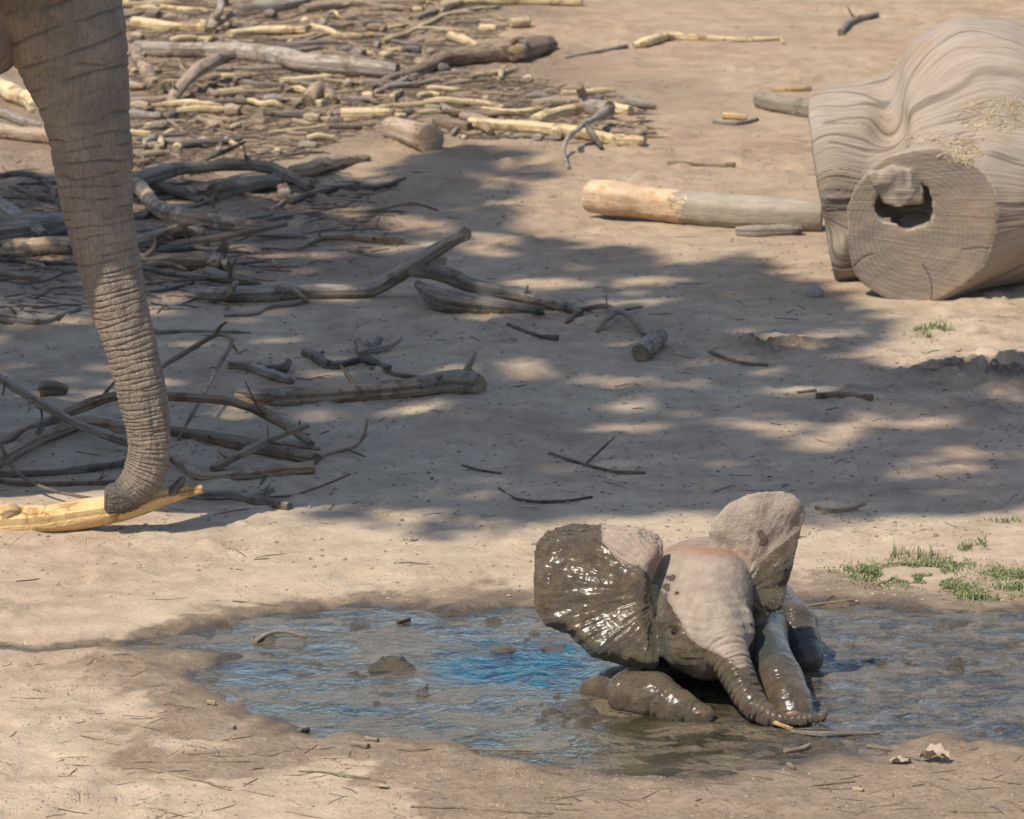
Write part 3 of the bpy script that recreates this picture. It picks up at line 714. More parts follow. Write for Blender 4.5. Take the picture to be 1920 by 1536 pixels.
dsp = np.zeros_like(RR); s, k = 0.02, 0
ct, sn = np.cos(TH), np.sin(TH)
while s < uS[-1]:
    f = s / uS[-1]
    step = np.interp(f, [0, .22, .36, .5, .7, .86, 1], [.10, .085, .055, .030, .020, .0125, .010])
    a0, a1 = max(s - .07, 0), s + .07; w = (uS > a0) & (uS < a1)
    if w.any():
        tt, ss = TH[w], SS[w]; cw, sw = ct[w], sn[w]
        wob = (.22 * step * fbm(cw * 1.1 + k * 3.3, sw * 1.1, octv=2, seed=k) + .16 * step * sw)
        wid = .0021 + .0016 * step / .05
        dep = (.0026 + .05 * step) * np.clip(.9 + .6 * fbm(cw * 2.2 - k * 5.1, sw * 2.2 + k, octv=2, seed=k + 50), .3, 1.4)
        dep = np.minimum(dep, .0060)
        x = (ss + wob - s) / wid
        dsp[w] -= dep * np.exp(-np.where(x > 0, x * x * .30, x * x * 2.2))       # steep above, slack below: folded skin
    s += step * (.6 + .7 * random.random()); k += 1
fold = -dsp.copy()
fine = sstep(.15, .4, SS / uS[-1])
dsp += .0011 * fbm(ct * 9 * (RR / .12), sn * 9 * (RR / .12), SS * 60, octv=3, seed=77) * (1 - .5 * fine)
dsp += .004 * fbm(ct * 2.5, sn * 2.5, SS * 9, octv=3, seed=78)
RR2 = RR + dsp
tip = sstep(uS[-1] - .035, uS[-1], SS); RR2 = RR2 * (1 + .10 * tip * np.sin(TH * 2 + 1))
V = Cn[:, None, :] + RR2[..., None] * (ct[..., None] * Nn[:, None, :] + sn[..., None] * Bn[:, None, :] * .92)
I = np.arange(V.shape[0] * NS).reshape(-1, NS)
tF = np.stack([I[:-1], np.roll(I[:-1], -1, 1), np.roll(I[1:], -1, 1), I[1:]], -1).reshape(-1, 4)
V = V.reshape(-1, 3); guv = np.stack([SS, TH * RR, RR], -1).reshape(-1, 3)
# trunk tip: rim, nostril hollow, finger
extra, ex_uv, ef = [], [], []
last = I[-1]; prev = last; e = Cn[-1]; tdir = T[-1]
for rs, off in ((.80, .006), (.55, -.004), (.30, -.03)):
    ring = len(V) + len(extra) + np.arange(NS)
    extra += list(e + (V[last] - e) * rs + tdir * off); ex_uv += list(guv[last])
    ef.append(np.stack([prev, np.roll(prev, -1), np.roll(ring, -1), ring], -1)); prev = ring
V = np.vstack([V, extra]); guv = np.vstack([guv, ex_uv]); tF = np.vstack([tF] + ef)
# head, neck, body and legs as one rough distance field, joined to the trunk mesh
px2 = mpp([0, yM, 0])
def M(px, py, dy=0.0): return R(px, py, yM + dy)
fl = Field((-6.0, yM - 1.0, -.06), (-.95, yM + 1.6, 3.1), .045)
fl.add(fl.ell(M(-120, -420, .02), (.45, .36, .62)), .1)                   # skull
fl.add(fl.cone(M(40, -330, .02), .30, M(75, -120, .02), .255), .1)        # trunk root
fl.add(fl.cone(M(-260, -60, .02), .17, M(-40, 60, .02), .155), .06)       # lower lip and jaw
fl.add(fl.ell(M(-200, -200, .02), (.42, .30, .40)), .12)
hx = M(-250, -350)[0]
fl.add(fl.cone((hx - .1, yM + .15, 2.2), .40, (hx - 1.0, yM + .55, 2.05), .58), .15)
fl.add(fl.ell((hx - 2.0, yM + .75, 1.75), (1.35, .62, .72)), .2)
for lx_, ly_ in ((hx - 1.0, .30), (hx - 1.05, 1.0), (hx - 2.75, .40), (hx - 2.8, 1.05)):
    fl.chain([(lx_, yM + ly_, 1.6), (lx_ + .03, yM + ly_, .8), (lx_, yM + ly_, .03)], [.27, .20, .19], .08)
for sd_ in (-1, 1):                                                        # ears folded back
    fl.add(fl.ell((hx - .55, yM + .22 + sd_ * .45, 2.05), (.36, .05, .52)), .05)
fl.add(fl.ell((hx + .12, yM - .50, 2.18), (.42, .075, .58)), .04)          # extra flared ear out of view, added to shade the upper trunk
fl.add(fl.cone((hx - .2, yM - .1, 2.2), .2, (hx - .05, yM - .48, 2.2), .10), .06)
bV, bF = fl.mesh(3); del fl
bpar, bdist = path_param(bV, Cn[::40])
inside = bdist < np.interp(bpar, uS, Rn) * .96
hV, hF, hN = subdivide(bV, bF)
hV = hV + hN * (.006 * fbm(hV[:, 0] * 9, hV[:, 1] * 9, hV[:, 2] * 9, octv=4, seed=31))[:, None]
huv = np.stack([hV[:, 2] * 1.0, hV[:, 0] + hV[:, 1], np.full(len(hV), .3)], -1)
aV = np.vstack([V, hV]); aF = np.vstack([tF, hF + len(V)]); auv = np.vstack([guv, huv])
m = NT('cow_skin_mat'); P = m.obj(); U = m.attr('guv', True)
na = m.noise(P, 7, 5, .65); nb = m.noise(P, 60, 5, .65); nc = m.noise(P, 260, 3, .6)
net = m.vor(m.scale(U, (62, 42, 0)), 1.0, 'DISTANCE_TO_EDGE'); net2 = m.vor(m.scale(U, (13, 38, 0)), 1.0, 'DISTANCE_TO_EDGE')
skin = m.mix(m.rng(na, .3, .7), (0.150, 0.116, 0.086), (0.252, 0.197, 0.146))
skin = m.mix(m.rng(nb, .4, .75, 0, .6), skin, (0.12, 0.097, 0.078))
skin = m.mix(m.rng(net2, .035, 0, 0, .15), skin, (0.07, 0.056, 0.046))
skin = m.mix(m.rng(m.attr('fold'), .001, .006, 0, .5), skin, (0.055, 0.043, 0.035))
skin = m.mix(m.attr('tip'), skin, (0.085, 0.066, 0.052))
hh_ = m.math('ADD', m.math('MULTIPLY', m.rng(net, 0, .12), .18), m.math('MULTIPLY', m.rng(net2, 0, .05), .35))
hh_ = m.math('ADD', hh_, m.math('MULTIPLY', nb, .8)); hh_ = m.math('ADD', hh_, m.math('MULTIPLY', nc, .3))
mat_cow = m.fin(skin, .8, m.bump(hh_, 1.0, .0045))
abase = np.array([hx - 1.0, yM + .15, 0.0])
fold = np.concatenate([fold.ravel(), np.zeros(len(extra) + len(hV))])
tipa = np.concatenate([sstep(uS[-1] - .12, uS[-1] - .05, np.concatenate([SS.ravel(), np.full(len(extra), uS[-1])])), np.zeros(len(hV))])
cow = link('elephant_cow', mesh_np('elephant_cow', aV - abase, aF, dict(guv=auv, tip=tipa, fold=fold), mats=[mat_cow]), loc=tuple(abase),
           label='grown elephant reaching its long wrinkled trunk down to a peeled branch', cat='elephant')

# ------------------------------------------------------------------ the great forked log
g0 = G(1740, 562)
lb = np.array([g0[0], g0[1], 0.0]); yL = g0[1]
sL = mpp([0, yL, 0])
def Lp(px, py, dy=0.0): return R(px, py, yL + dy)
fl = Field((Lp(1480, 0)[0], yL - .15, -.05), (Lp(2180, 0)[0], yL + 1.5, 1.25), .0105)
# front limb: sawn face towards the viewer, running right and back
fA = Lp(1725, 418, .03); fB = Lp(2060, 300, .75)
fl.add(fl.cone(fA, .285, fB, .36), .03)
fl.add(fl.cone(Lp(1700, 455, .02), .235, Lp(1990, 400, .6), .26), .05)
# upright shoulder and hump
fl.add(fl.ell(Lp(1835, 215, .62), (.37, .40, .36)), .08)
fl.add(fl.cone(Lp(1795, 175, .72), .23, Lp(2100, 160, 1.0), .36), .10)
fl.add(fl.cone(Lp(1700, 300, .30), .13, Lp(1850, 220, .5), .25), .10)
# rear limb with its own sawn end on the left
rA = Lp(1560, 325, .62); rB = Lp(1860, 270, .72)
fl.add(fl.cone(rA, .335, rB, .37), .04)
fl.add(fl.cone(Lp(1590, 440, .5), .18, Lp(1800, 440, .6), .2), .06)
# crotch valley between the limbs
fl.sub(fl.cone(Lp(1652, 200, .30), .035, Lp(1672, 300, .22), .06), .08)
fl.sub(fl.cone(Lp(1660, 150, .50), .03, Lp(1668, 235, .34), .05), .08)
# weathering ridges along the grain
X, Yf, Zf = fl.X, fl.Y, fl.Z
nr0 = np.abs(fl.F) < .06
ang = np.arctan2(Zf[nr0] - .35, Yf[nr0] - yL - .35)
rid = .014 * fbm(X[nr0] * 4.2, Zf[nr0] * 4.2, Yf[nr0] * 1.6, octv=2, seed=55) + .005 * fbm(ang * 2.2, X[nr0] * 3.0, octv=2, seed=5) + .002 * fbm(ang * 14, X[nr0] * 2.2, octv=2, seed=6)
fl.F[nr0] += rid.astype(np.float32)
# sawn planes
def plane(p, nrm_):
    nrm_ = np.asarray(nrm_, float); nrm_ /= np.linalg.norm(nrm_); return ((X - p[0]) * nrm_[0] + (Yf - p[1]) * nrm_[1] + (Zf - p[2]) * nrm_[2]).astype(np.float32), nrm_
pa, na_ = plane(Lp(1720, 420, .0), (-.33, -1, .10))
pr, nr_ = plane(Lp(1540, 330, .60), (-1, .10, -.17))
sm = lambda a, b, k: np.maximum(a, b) + np.maximum(k - np.abs(a - b), 0) ** 2 / (4 * k)
capA = Yf < yL + .28 + (X - lb[0]) * .3
fl.F = np.where(capA & (X > Lp(1575, 0)[0]) & (Zf < .70), sm(fl.F, pa, .008), fl.F).astype(np.float32)
fl.F = sm(fl.F, pr, .010).astype(np.float32)
# rotten hollow in the front face, with an overhanging flap above
hc = Lp(1690, 385, .04)
hol = fl.ell(hc, (.115, .16, .075))
nh = np.abs(hol) < .08; hol[nh] += (.03 * fbm(X[nh] * 9, Zf[nh] * 9, octv=3, seed=15)).astype(np.float32)
fl.sub(hol, .01)
flap = np.maximum(np.abs((X - hc[0] + .01) + .4 * (Zf - hc[2] - .06)) - .085, np.maximum(np.abs(Zf - hc[2] - .075) - .065, np.abs(Yf - yL - .03 - .3 * (X - hc[0])) - .022))
nh = np.abs(flap) < .06; flap[nh] += .014 * fbm(X[nh] * 13, Zf[nh] * 13, octv=3, seed=16)
fl.add(flap.astype(np.float32), .012)
fl.sub(fl.ell(Lp(1622, 300, .0), (.04, .12, .05)), .01)
gV, gF2 = fl.mesh(2); del fl, X, Yf, Zf, ang, rid, pa, pr, hol, flap
gV, gF2, gN = subdivide(gV, gF2)
d1 = (gV - Lp(1720, 420, .0)) @ na_; d2 = (gV - Lp(1540, 330, .60)) @ nr_
cutA = ((np.abs(d1) < .014) & (gN @ na_ > .75)).astype(float); cutB = ((np.abs(d2) < .014) & (gN @ nr_ > .75)).astype(float)
cut = np.maximum(cutA, cutB)
ctr = np.where((cutB > cutA)[:, None], Lp(1556, 335, .6), Lp(1712, 440, .0)); rd = np.linalg.norm(gV - ctr, axis=1)
an_ = np.arctan2(gV[:, 2] - .33, gV[:, 1] - yL - .35)
g1_ = fbm(an_ * 7.5 + .5 * fbm(gV[:, 0] * 4, an_ * 3, octv=2, seed=4), gV[:, 0] * 1.1, octv=2, seed=23, gain=.3)
gr = (1 - sstep(.02, .13, np.abs(g1_))) * sstep(-1.0, -.35, fbm(an_ * 4, gV[:, 0] * 3.5, octv=2, seed=24))
fa = np.arctan2(gV[:, 2] - ctr[:, 2], gV[:, 0] - ctr[:, 0]); rc = np.zeros(len(gV))
for a0_, l0_, l1_ in ((-1.25, .12, .3), (-2.6, .17, .3), (-.2, .2, .3)):
    da = np.abs(np.angle(np.exp(1j * (fa - a0_ - .06 * np.sin(rd * 30 + a0_ * 3))))) * rd
    rc = np.maximum(rc, np.exp(-(da / .004) ** 2) * (rd > l0_) * (rd < l1_))
gr = np.where(cut > .5, rc, gr)
gV = gV - gN * ((.0032 * gr) + (1 - cut) * (.0008 * fbm(an_ * 50, gV[:, 0] * 6, octv=2, seed=29)))[:, None]
gV = gV + gN * (cut * .003 * fbm(gV[:, 0] * 14, gV[:, 2] * 14, octv=3, seed=44))[:, None]
m = NT('weathered_log_mat'); P = m.obj(); g_ = m.attr('grain', True)
ga = m.noise(m.scale(g_, (5, 110, 0)), 1.0, 6, .6); gb = m.noise(P, 3.2, 4, .6); gc = m.noise(P, 24, 5, .65)
wood = m.mix(m.rng(ga, .3, .7), (0.235, 0.186, 0.142), (0.325, 0.260, 0.198))
wood = m.mix(m.rng(gb, .45, .68), wood, m.mix(m.rng(ga, .35, .65), (0.215, 0.152, 0.10), (0.32, 0.232, 0.158)))
wood = m.mix(m.rng(m.attr('groove'), .15, .8, 0, .6), wood, (0.085, 0.066, 0.05))
ringn = m.math('SINE', m.math('MULTIPLY_ADD', m.attr('ring'), 330.0, m.math('MULTIPLY', gc, 6.0)))
cutc = m.mix(m.rng(ringn, -1, 1), (0.135, 0.105, 0.080), (0.165, 0.128, 0.098))
cutc = m.mix(m.rng(gb, .42, .62), cutc, (0.20, 0.142, 0.095)); cutc = m.mix(m.rng(gc, .55, .75, 0, .6), cutc, (0.13, 0.105, 0.085))
cl = m.mix(m.attr('cut'), wood, cutc)
cl = m.mix(m.math('MULTIPLY', m.attr('cut'), m.rng(m.attr('groove'), .2, .8, 0, .8)), cl, (0.05, 0.04, 0.032))
cl = m.mix(m.attr('rot'), cl, m.mix(gc, (0.05, 0.036, 0.026), (0.17, 0.12, 0.08)))
hgl = m.math('ADD', m.math('MULTIPLY', ga, .8), m.math('MULTIPLY', gc, .3))
mat_log = m.fin(cl, .88, m.bump(hgl, .8, .008))
rot = np.exp(-(np.linalg.norm((gV - hc) / [.12, .15, .085], axis=1)) ** 6) * (d1 < -.02)
big_log = link('forked_log', mesh_np('forked_log', gV - lb, gF2, dict(cut=cut, ring=rd, groove=gr, rot=rot, grain=np.stack([gV[:, 0], an_ * .35, np.zeros(len(gV))], -1)), mats=[mat_log]), loc=tuple(lb),
               label='massive weathered grey forked log with a hollow sawn end', cat='log')
# ------------------------------------------------------------------ wood on the ground
def ghq(x, y):                          # quick height lookup on the built ground grid
    x = np.atleast_1d(np.asarray(x, float)); y = np.atleast_1d(np.asarray(y, float))
    i = np.clip(np.searchsorted(ax_, x) - 1, 0, nx - 2); j = np.clip(np.searchsorted(ay_, y) - 1, 0, ny - 2)
    u = (x - ax_[i]) / (ax_[i + 1] - ax_[i]); v = (y - ay_[j]) / (ay_[j + 1] - ay_[j])
    return HH[j, i] * (1 - u) * (1 - v) + HH[j, i + 1] * u * (1 - v) + HH[j + 1, i] * (1 - u) * v + HH[j + 1, i + 1] * u * v

def wood_mat(name, c1, c2, c3, cutc, grain=90, peel=None, rough=.8):
    m = NT(name); U = m.attr('guv', True); P = m.obj(); rnd = m.n('ObjectInfo').outputs['Random']
    g1 = m.noise(m.scale(U, (9, grain, 9)), 1.0, 5, .6); g2 = m.noise(P, 14, 4, .6); g3 = m.noise(P, 70, 4, .65)
    c = m.mix(m.rng(g1, .3, .7), c1, c2); c = m.mix(m.rng(g2, .45, .68, 0, .75), c, c3)
    if peel:
        c = m.mix(m.rng(m.math('ADD', g2, m.math('MULTIPLY', rnd, .12)), .50, .54), c, m.mix(m.rng(g1, .3, .7), peel, tuple(q * .75 for q in peel)))
    c = m.mix(m.rng(m.noise(m.scale(P, (1, 1, 1)), 11, 6, .68, .3), .555, .575, 0, .85), c, m.mix(m.rng(g1, .35, .65), tuple(q * .45 for q in c3), tuple(q * .85 for q in c3)))
    c = m.mix(m.rng(g3, .58, .75, 0, .5), c, tuple(q * .4 for q in c1))
    c = m.mix(m.attr('end'), c, m.mix(g3, cutc, tuple(q * .6 for q in cutc)))
    hs = m.n('HueSaturation', {'Value': m.rng(rnd, 0, 1, .8, 1.15, False), 'Color': c}).outputs[0]
    return m.fin(hs, rough, m.bump(m.math('ADD', g1, m.math('MULTIPLY', g3, .9)), 1.0, .010))
WM = dict(
    peeled=wood_mat('peeled_wood_mat', (0.55, 0.35, 0.145), (0.66, 0.46, 0.225), (0.46, 0.25, 0.095), (0.5, 0.36, 0.2)),
    pale=wood_mat('pale_wood_mat', (0.52, 0.38, 0.195), (0.70, 0.55, 0.32), (0.44, 0.28, 0.14), (0.6, 0.48, 0.3)),
    tan=wood_mat('tan_wood_mat', (0.25, 0.18, 0.115), (0.45, 0.34, 0.235), (0.33, 0.21, 0.12), (0.42, 0.30, 0.19)),
    grey=wood_mat('grey_wood_mat', (0.17, 0.138, 0.108), (0.42, 0.355, 0.285), (0.27, 0.20, 0.14), (0.33, 0.25, 0.17)),
    dark=wood_mat('dark_wood_mat', (0.10, 0.079, 0.06), (0.27, 0.22, 0.17), (0.11, 0.08, 0.055), (0.23, 0.16, 0.1)),
    brown=wood_mat('brown_wood_mat', (0.15, 0.10, 0.064), (0.35, 0.25, 0.165), (0.24, 0.155, 0.095), (0.33, 0.23, 0.14)),
    bark=wood_mat('bark_wood_mat', (0.22, 0.18, 0.13), (0.32, 0.265, 0.19), (0.26, 0.21, 0.14), (0.42, 0.31, 0.2)),
    half=wood_mat('half_barked_wood_mat', (0.42, 0.28, 0.16), (0.52, 0.37, 0.23), (0.36, 0.22, 0.12), (0.45, 0.32, 0.2), peel=(0.24, 0.19, 0.14)),
    straw=wood_mat('straw_mat', (0.42, 0.31, 0.17), (0.56, 0.43, 0.26), (0.36, 0.26, 0.15), (0.45, 0.33, 0.2)),
)
m = NT('half_peeled_log_mat'); U = m.attr('guv', True); P = m.obj()
g1 = m.noise(m.scale(U, (9, 60, 9)), 1.0, 5, .6); g2 = m.noise(P, 22, 5, .65); sx = m.n('SeparateXYZ', {0: U}).outputs[0]
bk = m.mix(m.rng(g1, .3, .7), (0.23, 0.19, 0.14), (0.33, 0.275, 0.20)); pl = m.mix(m.rng(g1, .3, .7), (0.42, 0.29, 0.175), (0.54, 0.40, 0.265)); pl = m.mix(m.rng(g2, .42, .66), pl, (0.40, 0.24, 0.12))
side = m.rng(m.math('ADD', sx, m.rng(g2, .25, .75, -.09, .09, False)), .425, .432)
c = m.mix(m.attr('end'), m.mix(side, pl, bk), (0.36, 0.26, 0.17))
WM['halflog'] = m.fin(c, .85, m.bump(m.math('ADD', m.math('ADD', g1, g2), m.math('MULTIPLY', side, .8)), .9, .007))
_seed = [100]
def limb(pts, kind, parent=None, name='branch', label=None, cat=None, group=None, origin=None, amp=None, raw=False):
    _seed[0] += 1
    W, Rr = [], []
    if raw:
        W = [np.array(p[:3]) for p in pts]; Rr = [p[3] for p in pts]
    else:
        for p in pts:
            a, b, r = p[:3]; lift = p[3] if len(p) > 3 else 0.0
            g = G(a, b); rm = r * mpp(g)
            for _ in range(3):
                g = G(a, b, max(float(ghq(g[0], g[1])[0]), WATER_Z) + rm * .8 + lift)
            W.append(g); Rr.append(r * mpp(g))
    W = np.array(W); rmax = max(Rr)
    nseg = 7 if rmax < .008 else 10 if rmax < .02 else 16
    # kinks: real branches are never straight between two points
    if len(W) >= 2 and not raw:
        W2, R2 = [W[0]], [Rr[0]]
        for i in range(len(W) - 1):
            L = np.linalg.norm(W[i + 1] - W[i]); k = max(1, int(L / .16))
            for j in range(1, k + 1):
                t = j / k; p = W[i] * (1 - t) + W[i + 1] * t; r = Rr[i] * (1 - t) + Rr[i + 1] * t
                if j < k: p = p + rng.normal(size=3) * [.5, .5, .25] * min(.35 * r + .002, .012)
                W2.append(p); R2.append(r * rng.uniform(.93, 1.07))
        W, Rr = np.array(W2), R2
    V, F, info = tube(W, Rr, nseg, (.19 if amp is None else amp), _seed[0], 4)
    if origin is None:
        origin = np.array([W[:, 0].mean(), W[:, 1].mean(), V[:, 2].min()])
    guv = np.stack([info[:, 0], info[:, 1] / (2 * np.pi) * .25 + _seed[0] * .37, np.zeros(len(info))], -1)
    me = mesh_np(name, V - origin, F, dict(guv=guv, end=info[:, 2]), mats=[WM[kind]])
    if parent is not None:
        return link(name, me, parent)
    o = link(name, me, None, tuple(origin), label, cat, group); return o, origin

def branch(name, label, cat, main, kind, subs=(), group=None, amp=None):
    o, org = limb(main, kind, None, name, label, cat, group, amp=amp)
    for sname, pts, k in subs:
        limb(pts, k, o, sname, origin=org, amp=amp)
    # broken side twigs along the longer limbs
    if kind in ('grey', 'dark', 'brown', 'tan', 'bark') and len(main) >= 4 and main[0][2] >= 5:
        for _ in range(random.choice((1, 2, 2, 3))):
            i = random.randrange(1, len(main) - 1); a, b, r = main[i][:3]; lf = main[i][3] if len(main[i]) > 3 else 0.0
            g = G(a, b); g = G(a, b, float(ghq(g[0], g[1])[0]) + r * mpp(g) * .8 + lf); rm = r * mpp(g)
            d = np.array([random.gauss(0, 1), random.gauss(-.3, .6), abs(random.gauss(.5, .35))]); d /= np.linalg.norm(d); L = random.uniform(1.6, 5) * min(rm, .02)
            k2 = d + rng.normal(size=3) * .35
            limb([(*g, rm * .42), (*(g + d * (rm + L * .5)), rm * .28), (*(g + d * (rm + L * .5) + k2 * L * .6), rm * .08)], kind, o, 'twig', origin=org, raw=True)
    return o
B = branch
# --- the peeled branch the cow is stripping
gx0 = G(60, 1010)
def stickpt(px, py, dy, r): p = R(px, py, yM + dy); return (*p, r * mpp(p))
pb = [stickpt(-60, 978, .06, 33), stickpt(0, 980, .06, 33), stickpt(60, 977, .06, 30), stickpt(140, 967, .06, 27), stickpt(223, 952, .06, 24), stickpt(300, 932, .06, 19), stickpt(345, 922, .06, 14), stickpt(380, 917, .06, 8)]
o, org = limb(pb, 'peeled', None, 'peeled_branch', 'thick peeled yellow branch gripped in the curled trunk tip', 'branch', raw=True, amp=.10)
limb([stickpt(322, 925, .05, 11), stickpt(335, 908, .05, 10), stickpt(343, 896, .05, 7)], 'dark', o, 'stub', origin=org, raw=True)
limb([stickpt(4, 966, .03, 16), stickpt(22, 958, .03, 13), stickpt(42, 964, .04, 7)], 'peeled', o, 'stub', origin=org, raw=True)
# --- brush beside the trunk
B('dead_branch', 'long arched brown branch bowed across the brush behind the trunk', 'branch', [(-30, 850, 9), (111, 781, 9, .05), (186, 751, 9, .10), (238, 740, 9, .12), (319, 743, 9, .12), (420, 751, 9, .10), (453, 760, 10, .09), (497, 775, 11, .06), (555, 810, 10, .02), (584, 833, 9)], 'brown',
  [('twig', [(186, 751, 4, .10), (212, 720, 3, .16), (230, 700, 2, .2)], 'brown'), ('twig', [(555, 810, 3, .02), (580, 815, 2, .03)], 'brown')])
B('dead_branch', 'thick tan branch rising from the left edge behind the trunk', 'branch', [(-30, 874, 17), (59, 825, 16), (148, 795, 13), (238, 803, 11), (300, 808, 9)], 'tan')
B('dead_branch', 'split weathered branch pointing at the twiggy brush end', 'branch', [(300, 806, 9), (380, 817, 11), (482, 839, 13), (592, 862, 12)], 'brown', [('twig', [(555, 862, 3), (556, 876, 2, -.01)], 'dark'), ('splinter', [(440, 822, 4, .02), (520, 832, 3, .02), (598, 842, 4, .02)], 'tan')])
B('dead_branch', 'slanting thin grey brown branch crossing the brush at the trunk', 'branch', [(-20, 698, 7, .24), (74, 755, 8, .14), (148, 796, 9, .06), (238, 829, 9, .02), (290, 850, 6)], 'grey', [('twig', [(74, 755, 3, .14), (79, 785, 2, .1), (68, 815, 1.5, .06)], 'dark'), ('twig', [(10, 716, 3, .22), (5, 742, 1.5, .18)], 'dark')])
B('dead_branch', 'low dark branch lying flat under the brush left of the trunk', 'branch', [(-30, 890, 7), (122, 884, 7), (238, 868, 7), (330, 858, 6)], 'dark')
B('dead_branch', 'second low branch lying just in front of the dark brush branch', 'branch', [(-30, 900, 5), (60, 908, 5), (180, 906, 5), (300, 905, 5)], 'brown')
B('dead_branch', 'bent grey branch with a pale sunlit end beside the brush', 'branch', [(318, 855, 7), (352, 876, 9), (379, 893, 9), (479, 888, 10), (540, 880, 11), (588, 877, 12)], 'tan', [('twig', [(500, 892, 3), (488, 908, 2)], 'dark')])
B('arched_twig', 'thin hooked twig standing in an arch right of the trunk', 'twig', [(300, 690, 5, .03), (371, 647, 5, .08), (400, 630, 4.5, .12), (419, 628, 4.5, .14), (434, 643, 4.5, .13), (408, 690, 4, .10), (379, 745, 3.5, .08), (334, 825, 3)], 'brown', [('twig', [(400, 632, 4, .12), (414, 612, 3, .17), (424, 604, 2, .2)], 'brown'), ('twig', [(434, 643, 3, .13), (445, 660, 2, .1)], 'brown')])
B('dead_branch', 'straight tapered stick leaning over the split branch', 'stick', [(398, 880, 8), (432, 862, 8, .02), (502, 827, 7, .05), (578, 798, 5, .08)], 'tan', [('twig', [(560, 805, 2, .07), (562, 790, 2, .1)], 'brown')])
B('thin_twig', 'thin curved twig sweeping down to the peeled branch', 'twig', [(-10, 810, 4, .14), (30, 884, 4, .04), (93, 918, 3.5, .03), (178, 936, 3, .03), (240, 944, 2.5, .01)], 'brown')
B('dead_branch', 'short forked branch lying right of the peeled branch', 'branch', [(330, 925, 8), (380, 929, 9), (438, 929, 9), (479, 937, 10), (543, 950, 8)], 'grey', [('fork', [(470, 934, 8), (490, 927, 8, .01), (512, 918, 7, .02)], 'grey'), ('twig', [(500, 932, 3), (543, 930, 2.5), (602, 912, 2.5, .02), (657, 889, 2, .05)], 'brown')])
B('hooked_twig', 'slender twig with an upturned tip beyond the brush end', 'twig', [(598, 858, 6), (616, 851, 4), (660, 839, 3.5, .01), (680, 822, 3.5, .03), (689, 787, 2.5, .09)], 'tan', [('twig', [(650, 842, 2, .01), (685, 856, 1.5)], 'brown')])
B('fallen_log', 'smooth tan log with a dark ragged left end, beyond the brush', 'log', [(447, 745, 12), (490, 748, 17), (555, 746, 18), (672, 737, 18), (788, 727, 18), (842, 722, 13)], 'tan', [('bark_flap', [(448, 736, 9, .02), (500, 742, 14, .015), (556, 732, 8, .03)], 'dark')], amp=.07)
B('fallen_log', 'stubby broken log lying behind the right end of the smooth tan log', 'log', [(770, 722, 14), (812, 720, 19), (860, 718, 21), (898, 722, 19)], 'bark', [('splinter', [(862, 706, 8, .03), (880, 698, 8, .04), (893, 712, 5, .03)], 'tan')], amp=.2)
B('dead_stick', 'brown shard of bark resting against the smooth tan log', 'stick', [(695, 690, 4), (745, 702, 5), (803, 712, 6)], 'brown')
B('wood_chunk', 'rough pale and grey chunk of splintered wood before the arched twig', 'wood', [(430, 684, 9), (460, 685, 10), (485, 688, 9)], 'tan', amp=.3)
B('wood_chunk', 'flat split slab of wood beside the rough splintered chunk', 'wood', [(470, 688, 8), (510, 702, 10), (545, 714, 8)], 'grey', amp=.3)
B('wood_chunk', 'dark upright knot of wood behind the split slab', 'wood', [(500, 690, 7), (530, 692, 10), (541, 678, 9, .02)], 'dark', amp=.3)
B('dead_branch', 'crooked charcoal grey root with a pale tip among the small chunks', 'branch', [(570, 661, 8), (590, 668, 9), (619, 685, 8), (650, 681, 7), (672, 675, 7), (695, 677, 8), (730, 690, 6)], 'dark', [('fork', [(590, 668, 5), (606, 660, 4, .01)], 'dark')], amp=.25)
B('wood_chunk', 'frayed tan stump end standing over the crooked root', 'wood', [(671, 640, 8, .01), (678, 654, 10, .005), (684, 668, 10)], 'tan', amp=.25)
B('dead_branch', 'grey forked stick reaching right from the frayed tan stump', 'stick', [(686, 657, 9), (715, 654, 8), (745, 641, 5, .02), (752, 630, 2, .04)], 'grey', [('fork', [(700, 653, 8), (712, 635, 7, .03)], 'grey')])
# --- the long grey forked branch in the middle of the yard
B('forked_branch', 'long grey forked branch, one arm raised, lying across the shade', 'branch', [(379, 551, 14), (430, 552, 16), (478, 552, 16), (561, 547, 16), (644, 546, 17), (699, 541, 16, .01), (750, 513, 15, .07), (780, 492, 14, .13), (850, 451, 12, .23), (874, 440, 12, .26)], 'grey',
  [('fork', [(765, 506, 13, .08), (786, 505, 16, .10), (823, 512, 15, .08), (901, 539, 16, .03), (992, 557, 15, .01), (1052, 572, 13), (1090, 588, 6)], 'grey'),
   ('broken_butt', [(783, 533, 9, .06), (820, 560, 19, .02), (871, 569, 21), (930, 574, 15), (1020, 585, 9)], 'dark'),
   ('knot', [(780, 492, 13, .13), (808, 488, 15, .12), (828, 487, 12, .11)], 'grey'),
   ('twig', [(545, 540, 5, .05), (562, 553, 5, .03), (575, 566, 4, .0)], 'tan'), ('twig', [(985, 548, 3, .05), (990, 535, 2, .08)], 'grey'), ('twig', [(1085, 585, 6), (1062, 605, 4)], 'brown')])
B('bleached_root', 'spidery bleached root arching over bare earth past the grey fork', 'root', [(1091, 580, 5), (1137, 574, 5, .02), (1150, 585, 6, .03), (1167, 586, 6, .03), (1190, 604, 7, .02), (1209, 628, 5)], 'tan', [('fork', [(1150, 588, 6, .03), (1134, 603, 5, .02), (1119, 622, 4)], 'tan'), ('fork', [(1150, 585, 4, .03), (1190, 578, 3, .02), (1204, 575, 2, .01)], 'grey')])
B('wood_chunk', 'short sawn grey stub with its cut end facing out', 'stub', [(1234, 632, 18), (1215, 648, 18), (1201, 661, 17)], 'grey', amp=.12)
